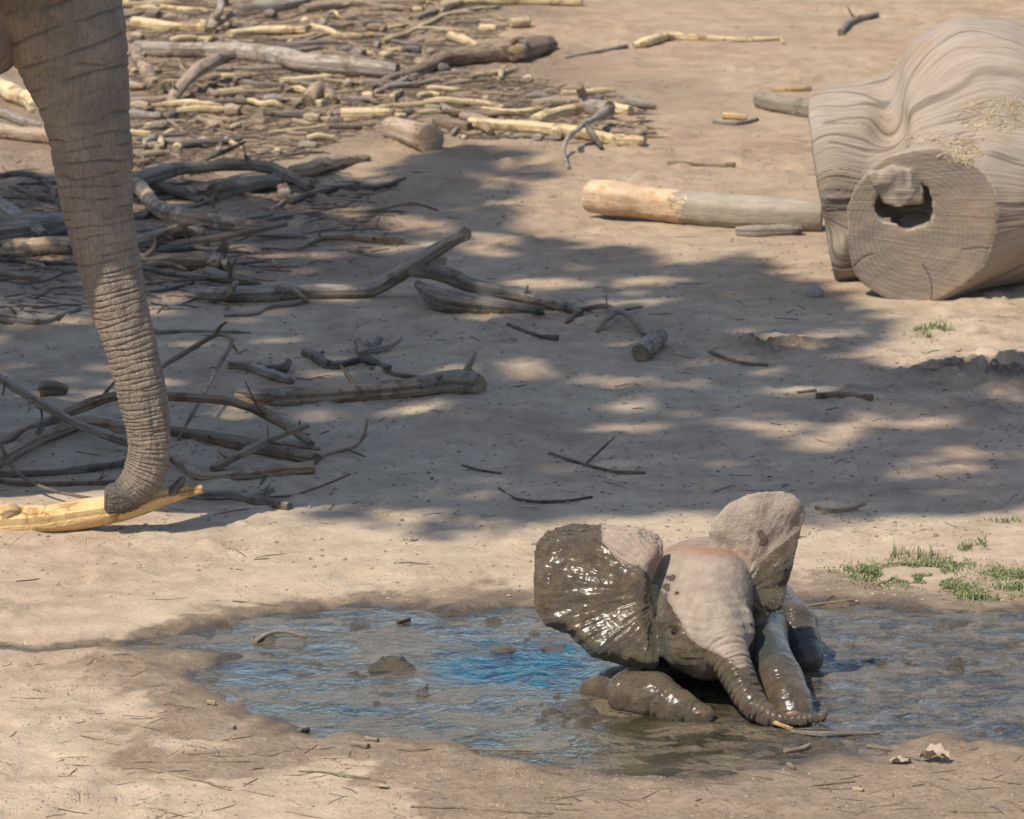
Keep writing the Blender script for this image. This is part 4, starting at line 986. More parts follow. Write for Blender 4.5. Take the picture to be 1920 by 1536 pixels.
B('thin_twig', 'pale wavy twig lying just below the long grey forked branch', 'twig', [(420, 592, 3), (475, 590, 3), (506, 576, 4), (545, 572, 4), (578, 565, 3)], 'grey')
B('thin_twig', 'thin straight grey stick lying flat under the forked branch', 'twig', [(230, 628, 4), (330, 622, 4), (420, 622, 3), (470, 624, 2)], 'grey')
B('thin_twig', 'small dark twig ending in a clod right of the bleached root foot', 'twig', [(952, 608, 3), (985, 621, 4), (1012, 630, 4), (1046, 634, 6)], 'dark')
# --- tangle behind the trunk, middle distance
B('fallen_log', 'long yellowish bent log in the tangle behind the trunk', 'log', [(255, 340, 14, .05), (300, 325, 14, .05), (340, 315, 13, .05), (410, 311, 13, .05), (478, 310, 13, .05), (520, 320, 12, .03), (583, 352, 9)], 'bark', [('twig', [(360, 308, 4, .06), (420, 285, 4, .12), (460, 266, 3, .16)], 'dark'), ('twig', [(455, 272, 2, .14), (462, 298, 2, .08)], 'dark')])
B('fallen_log', 'dark log wedged in shadow beneath the yellowish bent log', 'log', [(400, 362, 18), (431, 354, 20), (480, 345, 21), (522, 342, 18)], 'dark')
B('dead_branch', 'dark curved branch diving under the yellowish bent log', 'branch', [(262, 342, 9, .02), (300, 350, 10, .02), (362, 370, 9), (380, 378, 7)], 'dark')
B('fallen_log', 'twisted grey and orange log lying low in the tangle', 'log', [(255, 342, 12, .05), (275, 368, 14, .02), (296, 391, 15), (330, 404, 15), (380, 412, 16), (423, 420, 14), (490, 426, 9)], 'half', [('splinter', [(340, 396, 5, .03), (390, 398, 5, .03), (440, 412, 4, .02)], 'pale')])
B('fallen_log', 'tan log with an upright stub in the tangle below the twisted log', 'log', [(235, 462, 15), (275, 452, 15), (300, 443, 15), (340, 435, 14), (382, 439, 11)], 'tan', [('stub', [(340, 432, 10, .02), (344, 415, 10, .06)], 'brown')])
B('dead_stick', 'long straight brown stick slanting across the tangle', 'stick', [(300, 466, 5), (362, 455, 6, .01), (451, 438, 6, .03), (536, 421, 5, .04)], 'brown')
B('dead_stick', 'slim dark grey stick under the tan log with the stub', 'stick', [(240, 473, 6), (327, 469, 6), (390, 459, 5)], 'dark')
B('fallen_log', 'reddish brown log ending at a dark block of wood', 'log', [(240, 494, 15), (263, 491, 17), (330, 491, 17), (400, 492, 15)], 'brown', [('branch_collar', [(398, 500, 14), (412, 478, 13, .03), (420, 462, 11, .07)], 'dark'), ('branch_collar', [(395, 496, 14), (425, 500, 14)], 'dark')])
B('fallen_log', 'tapered grey tan log tip lying below the reddish log', 'log', [(388, 512, 11), (430, 522, 11), (470, 530, 8), (492, 534, 4)], 'bark')
B('dead_stick', 'dark crooked stick trailing right from the tangle', 'stick', [(545, 376, 6), (590, 362, 7), (630, 353, 7), (680, 352, 6), (713, 350, 5), (760, 335, 4)], 'dark')
B('dead_stick', 'splintered tan stick lying flat in the tangle clearing', 'stick', [(556, 467, 5), (600, 447, 6), (647, 444, 7), (700, 448, 8), (756, 453, 6)], 'tan')
B('dead_stick', 'thin grey stick lying along the tangle clearing', 'stick', [(500, 412, 4), (550, 403, 4), (600, 398, 3)], 'grey')
B('wood_chunk', 'pale tufted root foot at the end of the bent log', 'root', [(528, 348, 10, .02), (534, 362, 12), (540, 374, 8)], 'tan', amp=.3)
B('dead_branch', 'curved tan root end right of the yellowish bent log', 'branch', [(545, 322, 12), (580, 318, 15), (600, 308, 14, .02), (650, 300, 11), (690, 296, 7)], 'tan')
B('fallen_log', 'pale grey log poking out left behind the trunk', 'log', [(-30, 148, 17), (20, 172, 17), (70, 200, 16)], 'pale')
B('fallen_log', 'long tan log running left behind the trunk', 'log', [(-30, 242, 14), (40, 252, 14), (140, 268, 13)], 'tan')
B('dead_branch', 'narrow grey log between the two logs behind the trunk', 'branch', [(-20, 203, 9), (40, 226, 9), (110, 246, 8)], 'grey')
B('dead_branch', 'dark arched branch curving down behind the trunk', 'branch', [(-20, 335, 5, .05), (36, 325, 6, .08), (81, 338, 6, .08), (105, 370, 6, .03), (124, 415, 5)], 'dark')
B('dead_branch', 'thick slanting grey limb low behind the trunk', 'branch', [(-20, 372, 14, .06), (10, 390, 15, .05), (42, 416, 15, .03), (85, 446, 15)], 'grey')
B('fallen_log', 'fat grey log lying across behind the slanting grey limb', 'log', [(-20, 440, 22), (50, 430, 23), (125, 418, 22), (165, 414, 20)], 'grey')
B('fallen_log', 'pale tan log with a rotten end left of the trunk', 'log', [(5, 468, 17), (40, 466, 19), (100, 463, 18), (170, 462, 17)], 'half', amp=.16)
B('dead_branch', 'bleached broken limb on bare ground left of the trunk', 'branch', [(-20, 590, 13), (30, 595, 12), (80, 602, 7), (150, 578, 5)], 'grey')
B('mud_clod', 'dark clod of dried mud left of the trunk', 'clod', [(75, 730, 13), (100, 728, 15), (125, 732, 10)], 'dark', amp=.35)
# --- far litter of broken wood
B('fallen_log', 'long grey brown log lying through the far wood litter', 'log', [(255, 92, 16), (340, 95, 15), (423, 96, 16), (506, 103, 18), (575, 119, 20), (644, 124, 19), (745, 134, 14)], 'grey', amp=.1)
B('fallen_log', 'thick brown log with a broken knot at the litter edge', 'log', [(690, 166, 9), (760, 141, 10), (803, 124, 14), (831, 111, 18), (906, 103, 19), (961, 98, 20), (1032, 82, 17)], 'brown', [('knot', [(968, 100, 15, .02), (975, 84, 17, .04)], 'tan')])
B('dead_stick', 'second slim stick running beside the thick brown log', 'stick', [(700, 176, 5), (760, 150, 6), (820, 128, 6), (850, 112, 5)], 'tan')
B('peeled_stick', 'bright pale stick above the long grey brown log', 'stick', [(430, 64, 8), (487, 58, 9), (575, 55, 9)], 'pale')
B('peeled_stick', 'pale kinked stick just right of the bright pale stick', 'stick', [(582, 50, 7), (615, 58, 7), (644, 69, 7), (697, 66, 7)], 'pale')
B('peeled_stick', 'long curving pale brown stick sweeping up the litter', 'stick', [(716, 77, 6), (760, 64, 6), (809, 42, 6), (831, 30, 5), (892, 17, 5), (940, 12, 3)], 'pale')
B('peeled_stick', 'long pale peeled pole along the far edge of the litter', 'pole', [(824, 15, 9), (864, 5, 9), (960, 2, 9), (1092, 4, 9)], 'pale')
B('wood_block', 'squat bright block of cut wood on bare far ground', 'wood', [(957, 44, 11), (974, 43, 12), (990, 42, 11)], 'pale', amp=.2)
B('peeled_stick', 'short bright split stick above the thick brown log', 'stick', [(845, 66, 8), (870, 76, 9), (898, 88, 7)], 'pale')
B('fallen_log', 'tan and orange log at the top of the litter', 'log', [(568, 16, 10), (600, 12, 10), (640, 8, 10), (722, 6, 8)], 'tan')
B('fallen_log', 'grey log at the top of the litter left of the tan one', 'log', [(440, 18, 11), (506, 12, 13), (575, 3, 14)], 'grey')
B('peeled_stick', 'whitish weathered log with a forked snag behind it', 'log', [(250, 42, 11), (316, 50, 10), (387, 53, 9)], 'pale', [('snag', [(395, 56, 9), (402, 36, 9, .04), (412, 20, 7, .1), (415, -10, 6, .16)], 'grey'), ('snag', [(400, 48, 7, .02), (440, 24, 6, .06)], 'tan')])
B('dead_branch', 'leaning two-toned limb propped in the litter beside the trunk', 'branch', [(322, 194, 9), (332, 172, 12, .02), (362, 140, 13, .06), (407, 110, 12, .10)], 'tan', [('broken_end', [(407, 110, 11, .10), (440, 104, 10, .10)], 'dark')])
B('dead_branch', 'orange brown limb slanting down beside the trunk', 'branch', [(255, 92, 11, .06), (268, 125, 13, .03), (295, 165, 14)], 'half')
B('dead_branch', 'dark limb poking right from behind the trunk', 'branch', [(215, 200, 8), (250, 212, 9), (300, 222, 9), (325, 214, 8)], 'grey')
B('wood_chunk', 'humped orange chunk of wood on the litter front', 'wood', [(578, 190, 12), (590, 172, 14, .03), (608, 168, 13, .03), (622, 186, 11)], 'half', amp=.2)
B('wood_chunk', 'bright splintered chunk beneath the humped orange chunk', 'wood', [(590, 194, 9), (606, 194, 9)], 'pale', amp=.3)
B('peeled_stick', 'stout cream log piece in front of the litter', 'log', [(640, 214, 12), (690, 213, 12), (738, 213, 11)], 'pale', amp=.1)
B('peeled_stick', 'long thin cream stick lying across the near litter', 'stick', [(700, 206, 6), (740, 199, 6), (810, 196, 6), (878, 191, 7), (944, 202, 6)], 'pale', [('twig', [(900, 192, 4), (930, 188, 3)], 'tan')])
B('peeled_stick', 'stout bright peeled pole crossed by a grey crooked twig', 'pole', [(881, 231, 12), (960, 236, 12), (1040, 243, 12), (1093, 250, 12), (1150, 262, 12), (1208, 266, 11)], 'pale', amp=.1)
B('crooked_twig', 'grey crooked twig draped over the bright peeled pole', 'twig', [(1140, 206, 9, .05), (1115, 222, 6, .07), (1096, 232, 5, .08), (1066, 256, 5, .06), (1057, 284, 4, .02), (1066, 316, 3)], 'grey', [('twig', [(1096, 232, 5, .08), (1110, 250, 6, .05), (1128, 278, 5)], 'dark')])
B('peeled_stick', 'curved cream pole lying behind the bright peeled pole', 'pole', [(1000, 226, 11), (1049, 211, 12), (1113, 201, 12), (1182, 208, 11)], 'pale', [('bark_flap', [(1105, 200, 14, .015), (1140, 208, 16, .01)], 'grey')])
B('peeled_stick', 'short orange tan billet behind the curved cream pole', 'wood', [(1002, 196, 10), (1040, 193, 11), (1086, 190, 10)], 'tan')
B('stump', 'upright sawn log piece with its round end facing out', 'log', [(735, 240, 22, .0), (770, 250, 24, .0), (806, 262, 26, .0)], 'tan', amp=.05)
B('dead_stick', 'brown log end between the sawn piece and the peeled pole', 'stick', [(818, 228, 9), (850, 233, 10), (880, 238, 9)], 'brown')
B('dead_stick', 'upright grey peg standing behind the cream pole', 'stick', [(1086, 160, 8, .10), (1092, 180, 8, .04), (1097, 198, 8)], 'tan')
B('peeled_stick', 'pale stick with a long thin tail on the open far ground', 'stick', [(1189, 86, 7), (1215, 78, 10), (1255, 68, 9), (1300, 70, 6), (1386, 75, 5), (1467, 72, 4)], 'pale', [('twig', [(1465, 72, 3), (1468, 82, 3)], 'pale'), ('twig', [(1060, 108, 3), (1120, 97, 4), (1175, 86, 4)], 'grey')])
B('dead_stick', 'bent two-toned stick alone on the open far ground', 'stick', [(1576, 62, 7), (1586, 48, 7), (1605, 38, 6), (1644, 28, 6)], 'grey')
B('fallen_log', 'grey log butting out from behind the great forked log', 'log', [(1424, 188, 17), (1470, 198, 17), (1560, 210, 17)], 'bark')
B('peeled_stick', 'orange strip of wood lying behind the grey log', 'stick', [(1448, 168, 4), (1480, 168, 5), (1520, 166, 5)], 'peeled')
B('dead_stick', 'half peeled straight stick on open ground above the thick log', 'stick', [(1252, 304, 4), (1310, 307, 5), (1378, 310, 5)], 'tan')
B('fallen_log', 'thick half barked log lying against the great forked log', 'log', [(1109, 368, 31, .03), (1150, 372, 31, .03), (1211, 380, 31, .02), (1334, 394, 32, .005), (1440, 402, 32), (1540, 406, 32)], 'halflog', amp=.06)
B('fallen_log', 'small grey flaky log in front of the thick half barked log', 'log', [(1382, 434, 10), (1420, 434, 12), (1500, 432, 11)], 'grey', amp=.2)
B('dead_stick', 'thin grey stick with an orange chip left of the great log', 'stick', [(1338, 228, 4), (1380, 232, 4), (1420, 224, 4)], 'grey')
B('wood_chunk', 'orange chip of wood above the thin grey stick', 'wood', [(1355, 218, 7), (1378, 218, 8), (1400, 221, 6)], 'peeled', amp=.25)
V, F = ball(1.0, 18, 12)
V = V * (1 + .08 * fbm(V[:, 0] * 2, V[:, 1] * 2, V[:, 2] * 2, octv=2, seed=3))[:, None] * np.array([18, 16, 15]) * mpp(G(1527, 555))
p = on_ground(1527, 556)
m = NT('stone_mat'); v = m.noise(m.obj(), 40, 5); mat_stone = m.fin(m.mix(v, (.16, .14, .125), (.30, .265, .235)), .85, m.bump(v, .6, .006))
link('stone', mesh_np('stone', V, F, mats=[mat_stone]), None, (p[0], p[1], p[2] + .012), 'rounded grey stone at the foot of the great forked log', 'stone')
# --- small pieces on the near ground
B('thin_twig', 'dark forked twig on the bare shaded ground right of the brush', 'twig', [(1030, 850, 3), (1060, 860, 3), (1100, 872, 3.5), (1150, 884, 3.5), (1210, 887, 3)], 'dark', [('twig', [(1100, 868, 2.5), (1125, 845, 2.5, .03), (1152, 820, 1.5, .06)], 'dark')])
B('thin_twig', 'curved dark twig on shaded ground above the calf', 'twig', [(935, 915, 2), (965, 934, 3), (1010, 941, 3.5), (1060, 940, 3), (1110, 932, 2.5)], 'dark')
B('thin_twig', 'slender dark twig near the lit patch beyond the brush', 'twig', [(866, 872, 2), (900, 882, 2.5), (940, 888, 2)], 'dark')
B('dead_stick', 'smooth pale stick in the shade behind the raised ear', 'stick', [(1530, 952, 4), (1560, 957, 5), (1590, 955, 5), (1622, 944, 5, .02)], 'tan')
B('dead_stick', 'half buried brown stick on the shaded ridge before the great log', 'stick', [(1530, 742, 5), (1580, 740, 6), (1635, 745, 6)], 'brown')
B('thin_twig', 'thin bleached stick on the trampled mound edge', 'twig', [(1330, 660, 3), (1390, 680, 4), (1440, 685, 3)], 'tan')
B('thin_twig', 'straight dark twig on the shaded ground beneath the mound', 'twig', [(1495, 736, 3), (1530, 732, 3)], 'brown')
B('floating_stick', 'muddy stick floating in the water at the trunk tip', 'stick', [(1484, 1372, 4), (1540, 1377, 5), (1600, 1376, 4), (1650, 1374, 3)], 'grey')
B('reed_stalk', 'tan reed stalk lying from the calf trunk tip into the water', 'stalk', [(1424, 1346, 3, .015), (1455, 1356, 4, .008), (1487, 1369, 4)], 'peeled')
B('reed_stalk', 'thin stalk leaning on the calf trunk tip', 'stalk', [(1512, 1338, 2, .02), (1535, 1352, 2.5, .012), (1562, 1370, 2)], 'brown')
B('floating_stick', 'pale twig caught on mud at the left end of the puddle', 'twig', [(478, 1203, 4), (500, 1190, 4, .01), (530, 1184, 3.5, .012), (575, 1194, 3)], 'tan')
B('floating_stick', 'short dark stick on the far rim of the puddle', 'stick', [(745, 1167, 4), (768, 1160, 4)], 'dark')
for k, (pts, lab) in enumerate([
    ([(275, 1441, 2), (330, 1453, 2.2), (390, 1468, 2.2), (432, 1482, 1.6)], 'bent straw stalk on the pale crust at the near left'),
    ([(560, 1446, 2.2), (620, 1450, 2.5), (680, 1458, 2.5), (722, 1467, 2)], 'gently curved straw stalk below the small bark pieces'),
    ([(742, 1405, 1.8), (810, 1404, 2), (890, 1405, 1.8), (1000, 1408, 1.6)], 'long straight straw lying on the near puddle rim'),
    ([(770, 1513, 2), (860, 1515, 2.2), (940, 1520, 2.4), (1012, 1527, 2)], 'long straw stalk along the near ground below the puddle'),
    ([(1008, 1504, 2), (1040, 1506, 2.4), (1072, 1508, 2)], 'short thick straw below the near puddle rim'),
    ([(1525, 1472, 1.8), (1570, 1468, 2), (1602, 1465, 1.8)], 'straight straw lying below the dry curled leaf'),
    ([(1780, 1522, 2), (1830, 1522, 2.2), (1876, 1522, 1.8)], 'pale straw on the near right ground'),
    ([(248, 1428, 1.4), (340, 1428, 1.5), (470, 1428, 1.4)], 'hair thin straight straw across the pale crust'),
    ([(1375, 1446, 1.8), (1410, 1452, 2), (1440, 1460, 2), (1448, 1462, 1.8)], 'frayed straw tuft stalk near the lower rim of the puddle'),
    ([(1840, 1460, 1.5), (1880, 1466, 1.6), (1915, 1470, 1.5)], 'faint straw at the right beyond the curled leaf'),
    ([(436, 1127, 1.5), (480, 1131, 1.6), (520, 1135, 1.4)], 'thin yellow straw on the far rim above the puddle'),
    ([(1505, 1138, 1.6), (1540, 1132, 2), (1600, 1124, 1.6)], 'pale straw on damp ground right of the hind leg')]):
    B('straw_stalk', lab, 'straw', pts, 'straw', amp=.05)
for pts, lab, kd in [([(560, 1368, 5), (578, 1366, 5)], 'flat grey bark piece on the near shore', 'grey'), ([(660, 1394, 5), (690, 1399, 6)], 'stubby pale wood piece on the near shore', 'tan'), ([(685, 1384, 4), (708, 1388, 5)], 'rounded pale wood piece just above the stubby one', 'tan'),
                     ([(388, 1317, 5), (404, 1319, 5)], 'oval pale chip on the damp left shore', 'pale'), ([(1470, 1408, 4), (1500, 1404, 5), (1518, 1398, 5)], 'knobbly pale twig on the near right shore', 'tan'), ([(1625, 1399, 3), (1655, 1402, 4), (1672, 1408, 3)], 'crooked pale twig left of the dry leaf', 'tan'),
                     ([(1478, 1434, 5), (1488, 1440, 5)], 'small tan chip in the wet mud', 'tan'), ([(1600, 1479, 3), (1618, 1482, 4)], 'white chip on the near ground', 'pale'), ([(430, 1363, 5), (440, 1365, 5)], 'small round pale pebble on the damp shore', 'grey'), ([(1254, 1378, 4), (1268, 1388, 4)], 'dark chip afloat in the mud before the calf', 'dark')]:
    B('wood_chip', lab, 'wood', pts, kd, amp=.25)
# ------------------------------------------------------------------ loose litter, grass, leaves
def scatter_sticks(name, count, region, kinds, size, label, cat, group=None, joined=False, rad_=(2, 5), chunky=False):
    made = 0; acc = {}
    xs0, xs1 = min(p[0] for p in region), max(p[0] for p in region); ys0, ys1 = min(p[1] for p in region), max(p[1] for p in region)
    while made < count:
        a, b = random.uniform(xs0, xs1), random.uniform(ys0, ys1)
        if poly_sd(np.array([a]), np.array([b]), region)[0] > 0: continue
        kd = random.choice(kinds); p = G(a, b); L = random.uniform(*size); r = random.uniform(*rad_) * .001
        an = random.gauss(0, 1.1); d = np.array([math.cos(an), math.sin(an), 0])
        pts = []
        for t in (-.5, -.1, .25, .5):
            w = p + d * L * t + np.array([random.gauss(0, .03), random.gauss(0, .03), 0]) * L
            pts.append((w[0], w[1], max(float(ghq(w[0], w[1])[0]), WATER_Z) + r * .7 + random.random() * r * .8, r * (1 - .4 * abs(t)) * (.55 if t > .4 else 1)))
        made += 1
        if joined:
            V, F, info = tube([q[:3] for q in pts], [q[3] for q in pts], 5, 0, made, 1, cap=False)
            A = acc.setdefault(kd, [[], [], [], 0]); A[0].append(V); A[1] += [[i + A[3] for i in f] for f in F]
            A[2].append(np.stack([info[:, 0], info[:, 1] * .04 + made * .37, info[:, 0] * 0], -1)); A[3] += len(V)
        else:
            if chunky and made % 3 == 0:
                q0 = np.array(pts[1][:3]); pts = [(*(q0 - d * L * .13), r * 1.3), (*(q0 + [0, 0, r * .2]), r * 1.5), (*(q0 + d * L * .13), r * 1.2)]
                word = 'stubby'
            else:
                word = ('long' if L > .3 else 'short') + (' thick' if r > .0125 else ' thin')
            near_ = min(ANCH, key=lambda q: ((q[0] - a) / 1.0) ** 2 + ((q[1] - b) * 3.0) ** 2)[2]
            lab = '%s %s %s beside %s' % (word, label[kd], cat, near_)
            limb(pts, kd, None, name, lab, cat, lab + ', repeats', raw=True, amp=.2)
    for kd, A in acc.items():
        V = np.vstack(A[0]); g = np.vstack(A[2])
        link(name, mesh_np(name, V, A[1], dict(guv=g, end=np.zeros(len(V))), mats=[WM[kd]]), None, label=label[kd], cat=cat, kind='stuff')

FAR = [(240, 0), (900, 0), (960, 60), (800, 120), (1000, 150), (1200, 200), (1230, 280), (900, 265), (700, 230), (560, 300), (240, 320)]
TANG = [(0, 300), (420, 260), (700, 330), (760, 470), (500, 520), (450, 580), (0, 600)]
ANCH = [(340, 95, 'the long grey brown log'), (640, 124, 'the tail of the grey brown log'), (900, 103, 'the thick brown log'), (510, 57, 'the bright pale stick'), (640, 62, 'the pale kinked stick'),
        (800, 45, 'the curving pale brown stick'), (960, 5, 'the far peeled pole'), (640, 10, 'the tan and orange log'), (500, 12, 'the far grey log'), (320, 50, 'the whitish weathered log'),
        (370, 140, 'the leaning two-toned limb'), (270, 130, 'the orange brown limb'), (600, 180, 'the humped orange chunk'), (690, 213, 'the stout cream log piece'), (820, 195, 'the thin cream stick'),
        (1040, 243, 'the bright peeled pole'), (1100, 205, 'the curved cream pole'), (1040, 192, 'the orange tan billet'), (790, 256, 'the upright sawn log piece'), (870, 76, 'the short bright split stick'),
        (400, 313, 'the yellowish bent log'), (360, 408, 'the twisted orange log'), (300, 443, 'the tan log with a stub'), (450, 438, 'the straight brown stick'), (330, 491, 'the reddish brown log'),
        (480, 551, 'the grey forked branch'), (650, 352, 'the dark crooked stick'), (650, 445, 'the splintered tan stick'), (600, 312, 'the curved tan root end'), (60, 430, 'the fat grey log'), (80, 465, 'the rotten tan log'),
        (50, 250, 'the tan log behind the trunk'), (60, 600, 'the bleached broken limb'), (260, 214, 'the dark limb'), (80, 340, 'the dark arched branch')]
LBL = dict(pale='bright', tan='tan', grey='grey', brown='brown', dark='dark')
scatter_sticks('litter_stick', 260, FAR, ['pale', 'pale', 'tan', 'tan', 'grey', 'brown', 'dark'], (.10, .40), LBL, 'stick', rad_=(7, 19), chunky=True)
scatter_sticks('tangle_stick', 60, TANG, ['tan', 'grey', 'dark'], (.15, .5), LBL, 'stick', rad_=(5, 12))
LB3 = dict(tan='fine tan twigs and chips strewn over the dirt', dark='fine dark twigs and bark crumbs strewn over the dirt', straw='fine straw strewn over the dirt', brown='fine brown twigs strewn over the dirt')
scatter_sticks('twig_litter', 2200, FAR, ['tan', 'dark', 'brown', 'straw'], (.04, .25), LB3, 'litter', joined=True, rad_=(2, 5))
scatter_sticks('twig_litter', 450, TANG, ['tan', 'dark', 'brown'], (.04, .22), LB3, 'litter', joined=True, rad_=(1.5, 4))
WHOLE = [(-100, 0), (2050, 0), (2050, 1130), (-100, 1130)]
scatter_sticks('twig_litter', 230, WHOLE, ['dark', 'brown', 'tan'], (.02, .13), LB3, 'litter', joined=True, rad_=(.8, 2.2))
NEARF = [(-50, 1230), (250, 1230), (400, 1380), (900, 1430), (1300, 1460), (1950, 1400), (1950, 1536), (-50, 1536)]
scatter_sticks('twig_litter', 170, NEARF, ['straw', 'straw', 'tan', 'dark'], (.02, .12), LB3, 'litter', joined=True, rad_=(.6, 1.5))

# crumbs of earth, pebbles and leaf bits: too many to count
def crumbs(name, count, region, size, mat, label, flat=.6, seed=0):
    r = np.random.default_rng(seed); P = []
    xs = [p[0] for p in region]; yy = [p[1] for p in region]
    a = r.uniform(min(xs), max(xs), count * 3); b = r.uniform(min(yy), max(yy), count * 3)
    k = (poly_sd(a, b, region) < 0) & (r.random(count * 3) < .35 + .65 * sstep(-.2, .5, fbm(a / 90, b / 25, octv=3, seed=seed)))
    a, b = a[k][:count], b[k][:count]
    w = np.array([G(x, y) for x, y in zip(a, b)]); z = ghq(w[:, 0], w[:, 1]); keep = z > WATER_Z + .003
    w, z = w[keep], z[keep]; n_ = len(w)
    base = np.array([[1, 0, 0], [-1, 0, 0], [0, 1, 0], [0, -1, 0], [0, 0, 1], [0, 0, -1]], float)
    f = np.array([[0, 2, 4], [2, 1, 4], [1, 3, 4], [3, 0, 4], [2, 0, 5], [1, 2, 5], [3, 1, 5], [0, 3, 5]])
    s = size[0] + (size[1] - size[0]) * r.random(n_) ** 3
    V = base[None] * (r.uniform(.6, 1.3, (n_, 6, 3))) * s[:, None, None]; V[:, :, 2] *= flat
    th_ = r.uniform(0, 6.28, n_); c, s_ = np.cos(th_)[:, None], np.sin(th_)[:, None]
    V = np.stack([V[..., 0] * c - V[..., 1] * s_, V[..., 0] * s_ + V[..., 1] * c, V[..., 2]], -1)
    V += np.stack([w[:, 0], w[:, 1], z + s * flat * .3], -1)[:, None, :]
    Fq = (f[None] + (np.arange(n_) * 6)[:, None, None]).reshape(-1, 3)
    link(name, mesh_np(name, V.reshape(-1, 3), Fq, mats=[mat], smooth=False), None, label=label, cat='litter', kind='stuff')
m = NT('crumb_mat'); v = m.noise(m.pos(), 30, 4); mat_crumb = m.fin(m.mix(m.rng(v, .35, .65), (.19, .135, .092), (.40, .30, .21)), .95)
m = NT('dark_crumb_mat'); v = m.noise(m.pos(), 20, 3); mat_dcrumb = m.fin(m.mix(m.rng(v, .35, .65), (.06, .047, .036), (.16, .12, .085)), .95)
crumbs('earth_crumbs', 9000, [(-100, 0), (2050, 0), (2050, 1130), (-100, 1130)], (.002, .010), mat_crumb, 'crumbs of dry earth scattered over the yard', seed=1)
crumbs('earth_crumbs', 5000, NEARF, (.001, .005), mat_crumb, 'crumbs of pale earth on the near shore', seed=2)
crumbs('leaf_crumbs', 4500, [(-100, 250), (2050, 250), (2050, 1000), (-100, 1000)], (.003, .010), mat_dcrumb, 'dark crumbs of bark and leaf over the shaded ground', .3, seed=3)
crumbs('leaf_crumbs', 900, NEARF, (.002, .006), mat_dcrumb, 'dark crumbs of leaf on the near shore', .3, seed=4)

# grass
m = NT('grass_mat'); v = m.noise(m.pos(), 25, 3); mat_grass = m.fin(m.mix(m.rng(m.noise(m.pos(), 160, 2), .58, .64), m.mix(m.rng(v, .3, .7), (.09, .13, .035), (.19, .21, .08)), (.36, .30, .15)), .6)
def grass(name, label, ells, count, hgt, seed):
    r = np.random.default_rng(seed); V, F = [], []
    per = [e[2] * e[3] for e in ells]; tot = sum(per)
    for (cx_, cy_, rx, ry), pw in zip(ells, per):
        for _ in range(int(count * pw / tot)):
            q = r.normal(size=2) * .5
            g = G(cx_ + q[0] * rx, cy_ + q[1] * ry); z = float(ghq(g[0], g[1])[0])
            if fbm(g[0] * 14, g[1] * 9, octv=2, seed=seed + 40) < -.45: continue
            h = hgt * r.uniform(.4, 1.2); an = r.uniform(0, 6.28); ln = r.uniform(.2, 1.3) * h; w = r.uniform(.0012, .0026)
            d = np.array([math.cos(an), math.sin(an), 0]); sdv = np.array([-d[1], d[0], 0]) * w
            p0 = np.array([g[0], g[1], z - .002]); p1 = p0 + d * ln * .35 + [0, 0, h * .6]; p2 = p0 + d * ln + [0, 0, h * .85]
            b0 = len(V); V += [p0 - sdv, p0 + sdv, p1 + sdv * .8, p1 - sdv * .8, p2]
            F += [[b0, b0 + 1, b0 + 2, b0 + 3], [b0 + 3, b0 + 2, b0 + 4]]
    V = np.array(V); o_ = V.mean(0); o_[2] = V[:, 2].min()
    link(name, mesh_np(name, V - o_, F, mats=[mat_grass], smooth=False), None, tuple(o_), label, 'grass', kind='stuff')
grass('grass', 'low green grass patch growing beyond the puddle', [(1690, 1078, 100, 22), (1640, 1075, 60, 12), (1760, 1062, 80, 14), (1740, 1090, 60, 12), (1800, 1105, 50, 12), (1830, 1120, 40, 8)], 6500, .013, 1)
grass('grass', 'taller green blades at the top of the grass patch', [(1735, 1046, 30, 8), (1690, 1046, 25, 6)], 70, .05, 2)
grass('grass', 'green grass patch at the right above the puddle', [(1890, 1078, 50, 12), (1905, 1102, 40, 8), (1850, 1122, 50, 8)], 2400, .013, 3)
grass('grass', 'sparse grass sprigs right of the raised ear', [(1885, 982, 45, 7), (1810, 1028, 14, 8), (1842, 1022, 10, 8)], 260, .028, 4)
grass('grass', 'thin green grass below the great forked log', [(1750, 620, 40, 6), (1745, 636, 30, 6), (1882, 606, 16, 5)], 420, .03, 5)
grass('grass', 'tiny grass sprigs on the damp earth right of the calf', [(1548, 1056, 12, 4), (1590, 1070, 10, 4)], 60, .015, 6)

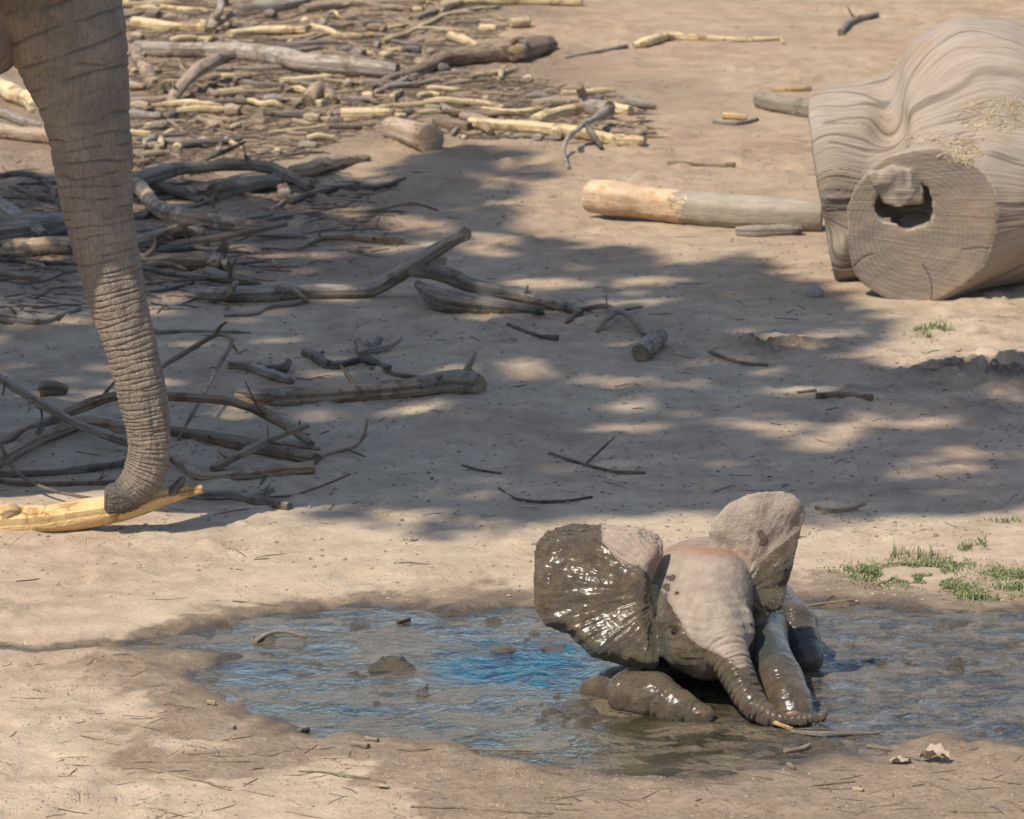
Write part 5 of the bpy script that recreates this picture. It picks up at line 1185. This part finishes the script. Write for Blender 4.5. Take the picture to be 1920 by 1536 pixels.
# straw caught on top of the great log
r_ = np.random.default_rng(12); V, F = [], []
gpx, gpy = project(gV)
front = gN[:, 1] < .3
for a, b, c, d, cnt in ((1800, 285, 34, 26, 170), (1870, 215, 80, 30, 130), (1770, 262, 80, 12, 90)):
    k = np.nonzero(front & (np.hypot((gpx - a) / c, (gpy - b) / d) < 1))[0]
    if not len(k): continue
    for i in r_.choice(k, cnt):
        p = gV[i] - lb; n_ = gN[i]; t = np.cross(n_, r_.normal(size=3)); t /= np.linalg.norm(t); L = r_.uniform(.012, .035); s_ = np.cross(n_, t) * .0010
        b0 = len(V); V += [p - t * L + s_, p - t * L - s_, p + t * L + n_ * .006 - s_, p + t * L + n_ * .006 + s_]; F.append([b0, b0 + 1, b0 + 2, b0 + 3])
V = np.array(V); o = link('straw_wisps', mesh_np('straw_wisps', V, F, dict(guv=V, end=np.zeros(len(V))), mats=[WM['straw']], smooth=False), big_log, kind='stuff')

# dry leaves on the near shore
m = NT('dry_leaf_mat'); v = m.noise(m.obj(), 60, 4); mat_dleaf = m.fin(m.mix(v, (.23, .165, .115), (.43, .33, .24)), .8)
def dry_leaf(px, py, size, label, seed, curl):
    r = np.random.default_rng(seed); p = on_ground(px, py); n_ = 13
    U, W = np.meshgrid(np.linspace(-1, 1, n_), np.linspace(-1, 1, 9))
    wd = np.sqrt(np.clip(1 - np.abs(U) ** 2.2, 0, 1)) * .62 * (1 + .18 * np.sin(U * 9))
    x = U * size; y = W * wd * size
    z = curl * size * (.8 * np.abs(W) ** 1.3 * wd + .35 * np.sin(U * 4 + W * 2) * .5 + .25 * fbm(U * 2 + seed, W * 2, octv=2, seed=seed))
    z = z - z.min() + .001
    a = r.uniform(-.5, .5); X_ = x * math.cos(a) - y * math.sin(a); Y_ = x * math.sin(a) + y * math.cos(a)
    V = np.stack([X_, Y_, z], -1).reshape(-1, 3); I = np.arange(V.shape[0]).reshape(9, n_)
    F = np.stack([I[:-1, :-1], I[:-1, 1:], I[1:, 1:], I[1:, :-1]], -1).reshape(-1, 4)
    o = link('dry_leaf', mesh_np('dry_leaf', V, F, mats=[mat_dleaf]), None, tuple(p), label, 'leaf')
    e = size * 1.05; org = np.zeros(3)
    limb([(-e * math.cos(a) * .95, -e * math.sin(a) * .95, .004, .0012), (-e * 1.5 * math.cos(a), -e * 1.5 * math.sin(a), .008, .001), (-e * 1.9 * math.cos(a), -e * 1.8 * math.sin(a), .004, .001)], 'straw', o, 'stem', origin=org, raw=True)
dry_leaf(1752, 1430, .042, 'large curled brown dry leaf on the near shore', 3, .9)
dry_leaf(1688, 1432, .030, 'reddish dry leaf with a straw beside the curled one', 5, .6)
dry_leaf(718, 1478, .016, 'tiny dry leaf at the tip of the curved straw', 7, .5)
dry_leaf(775, 1015, .016, 'small dark dry leaf on the sunlit strip behind the puddle', 9, .6)
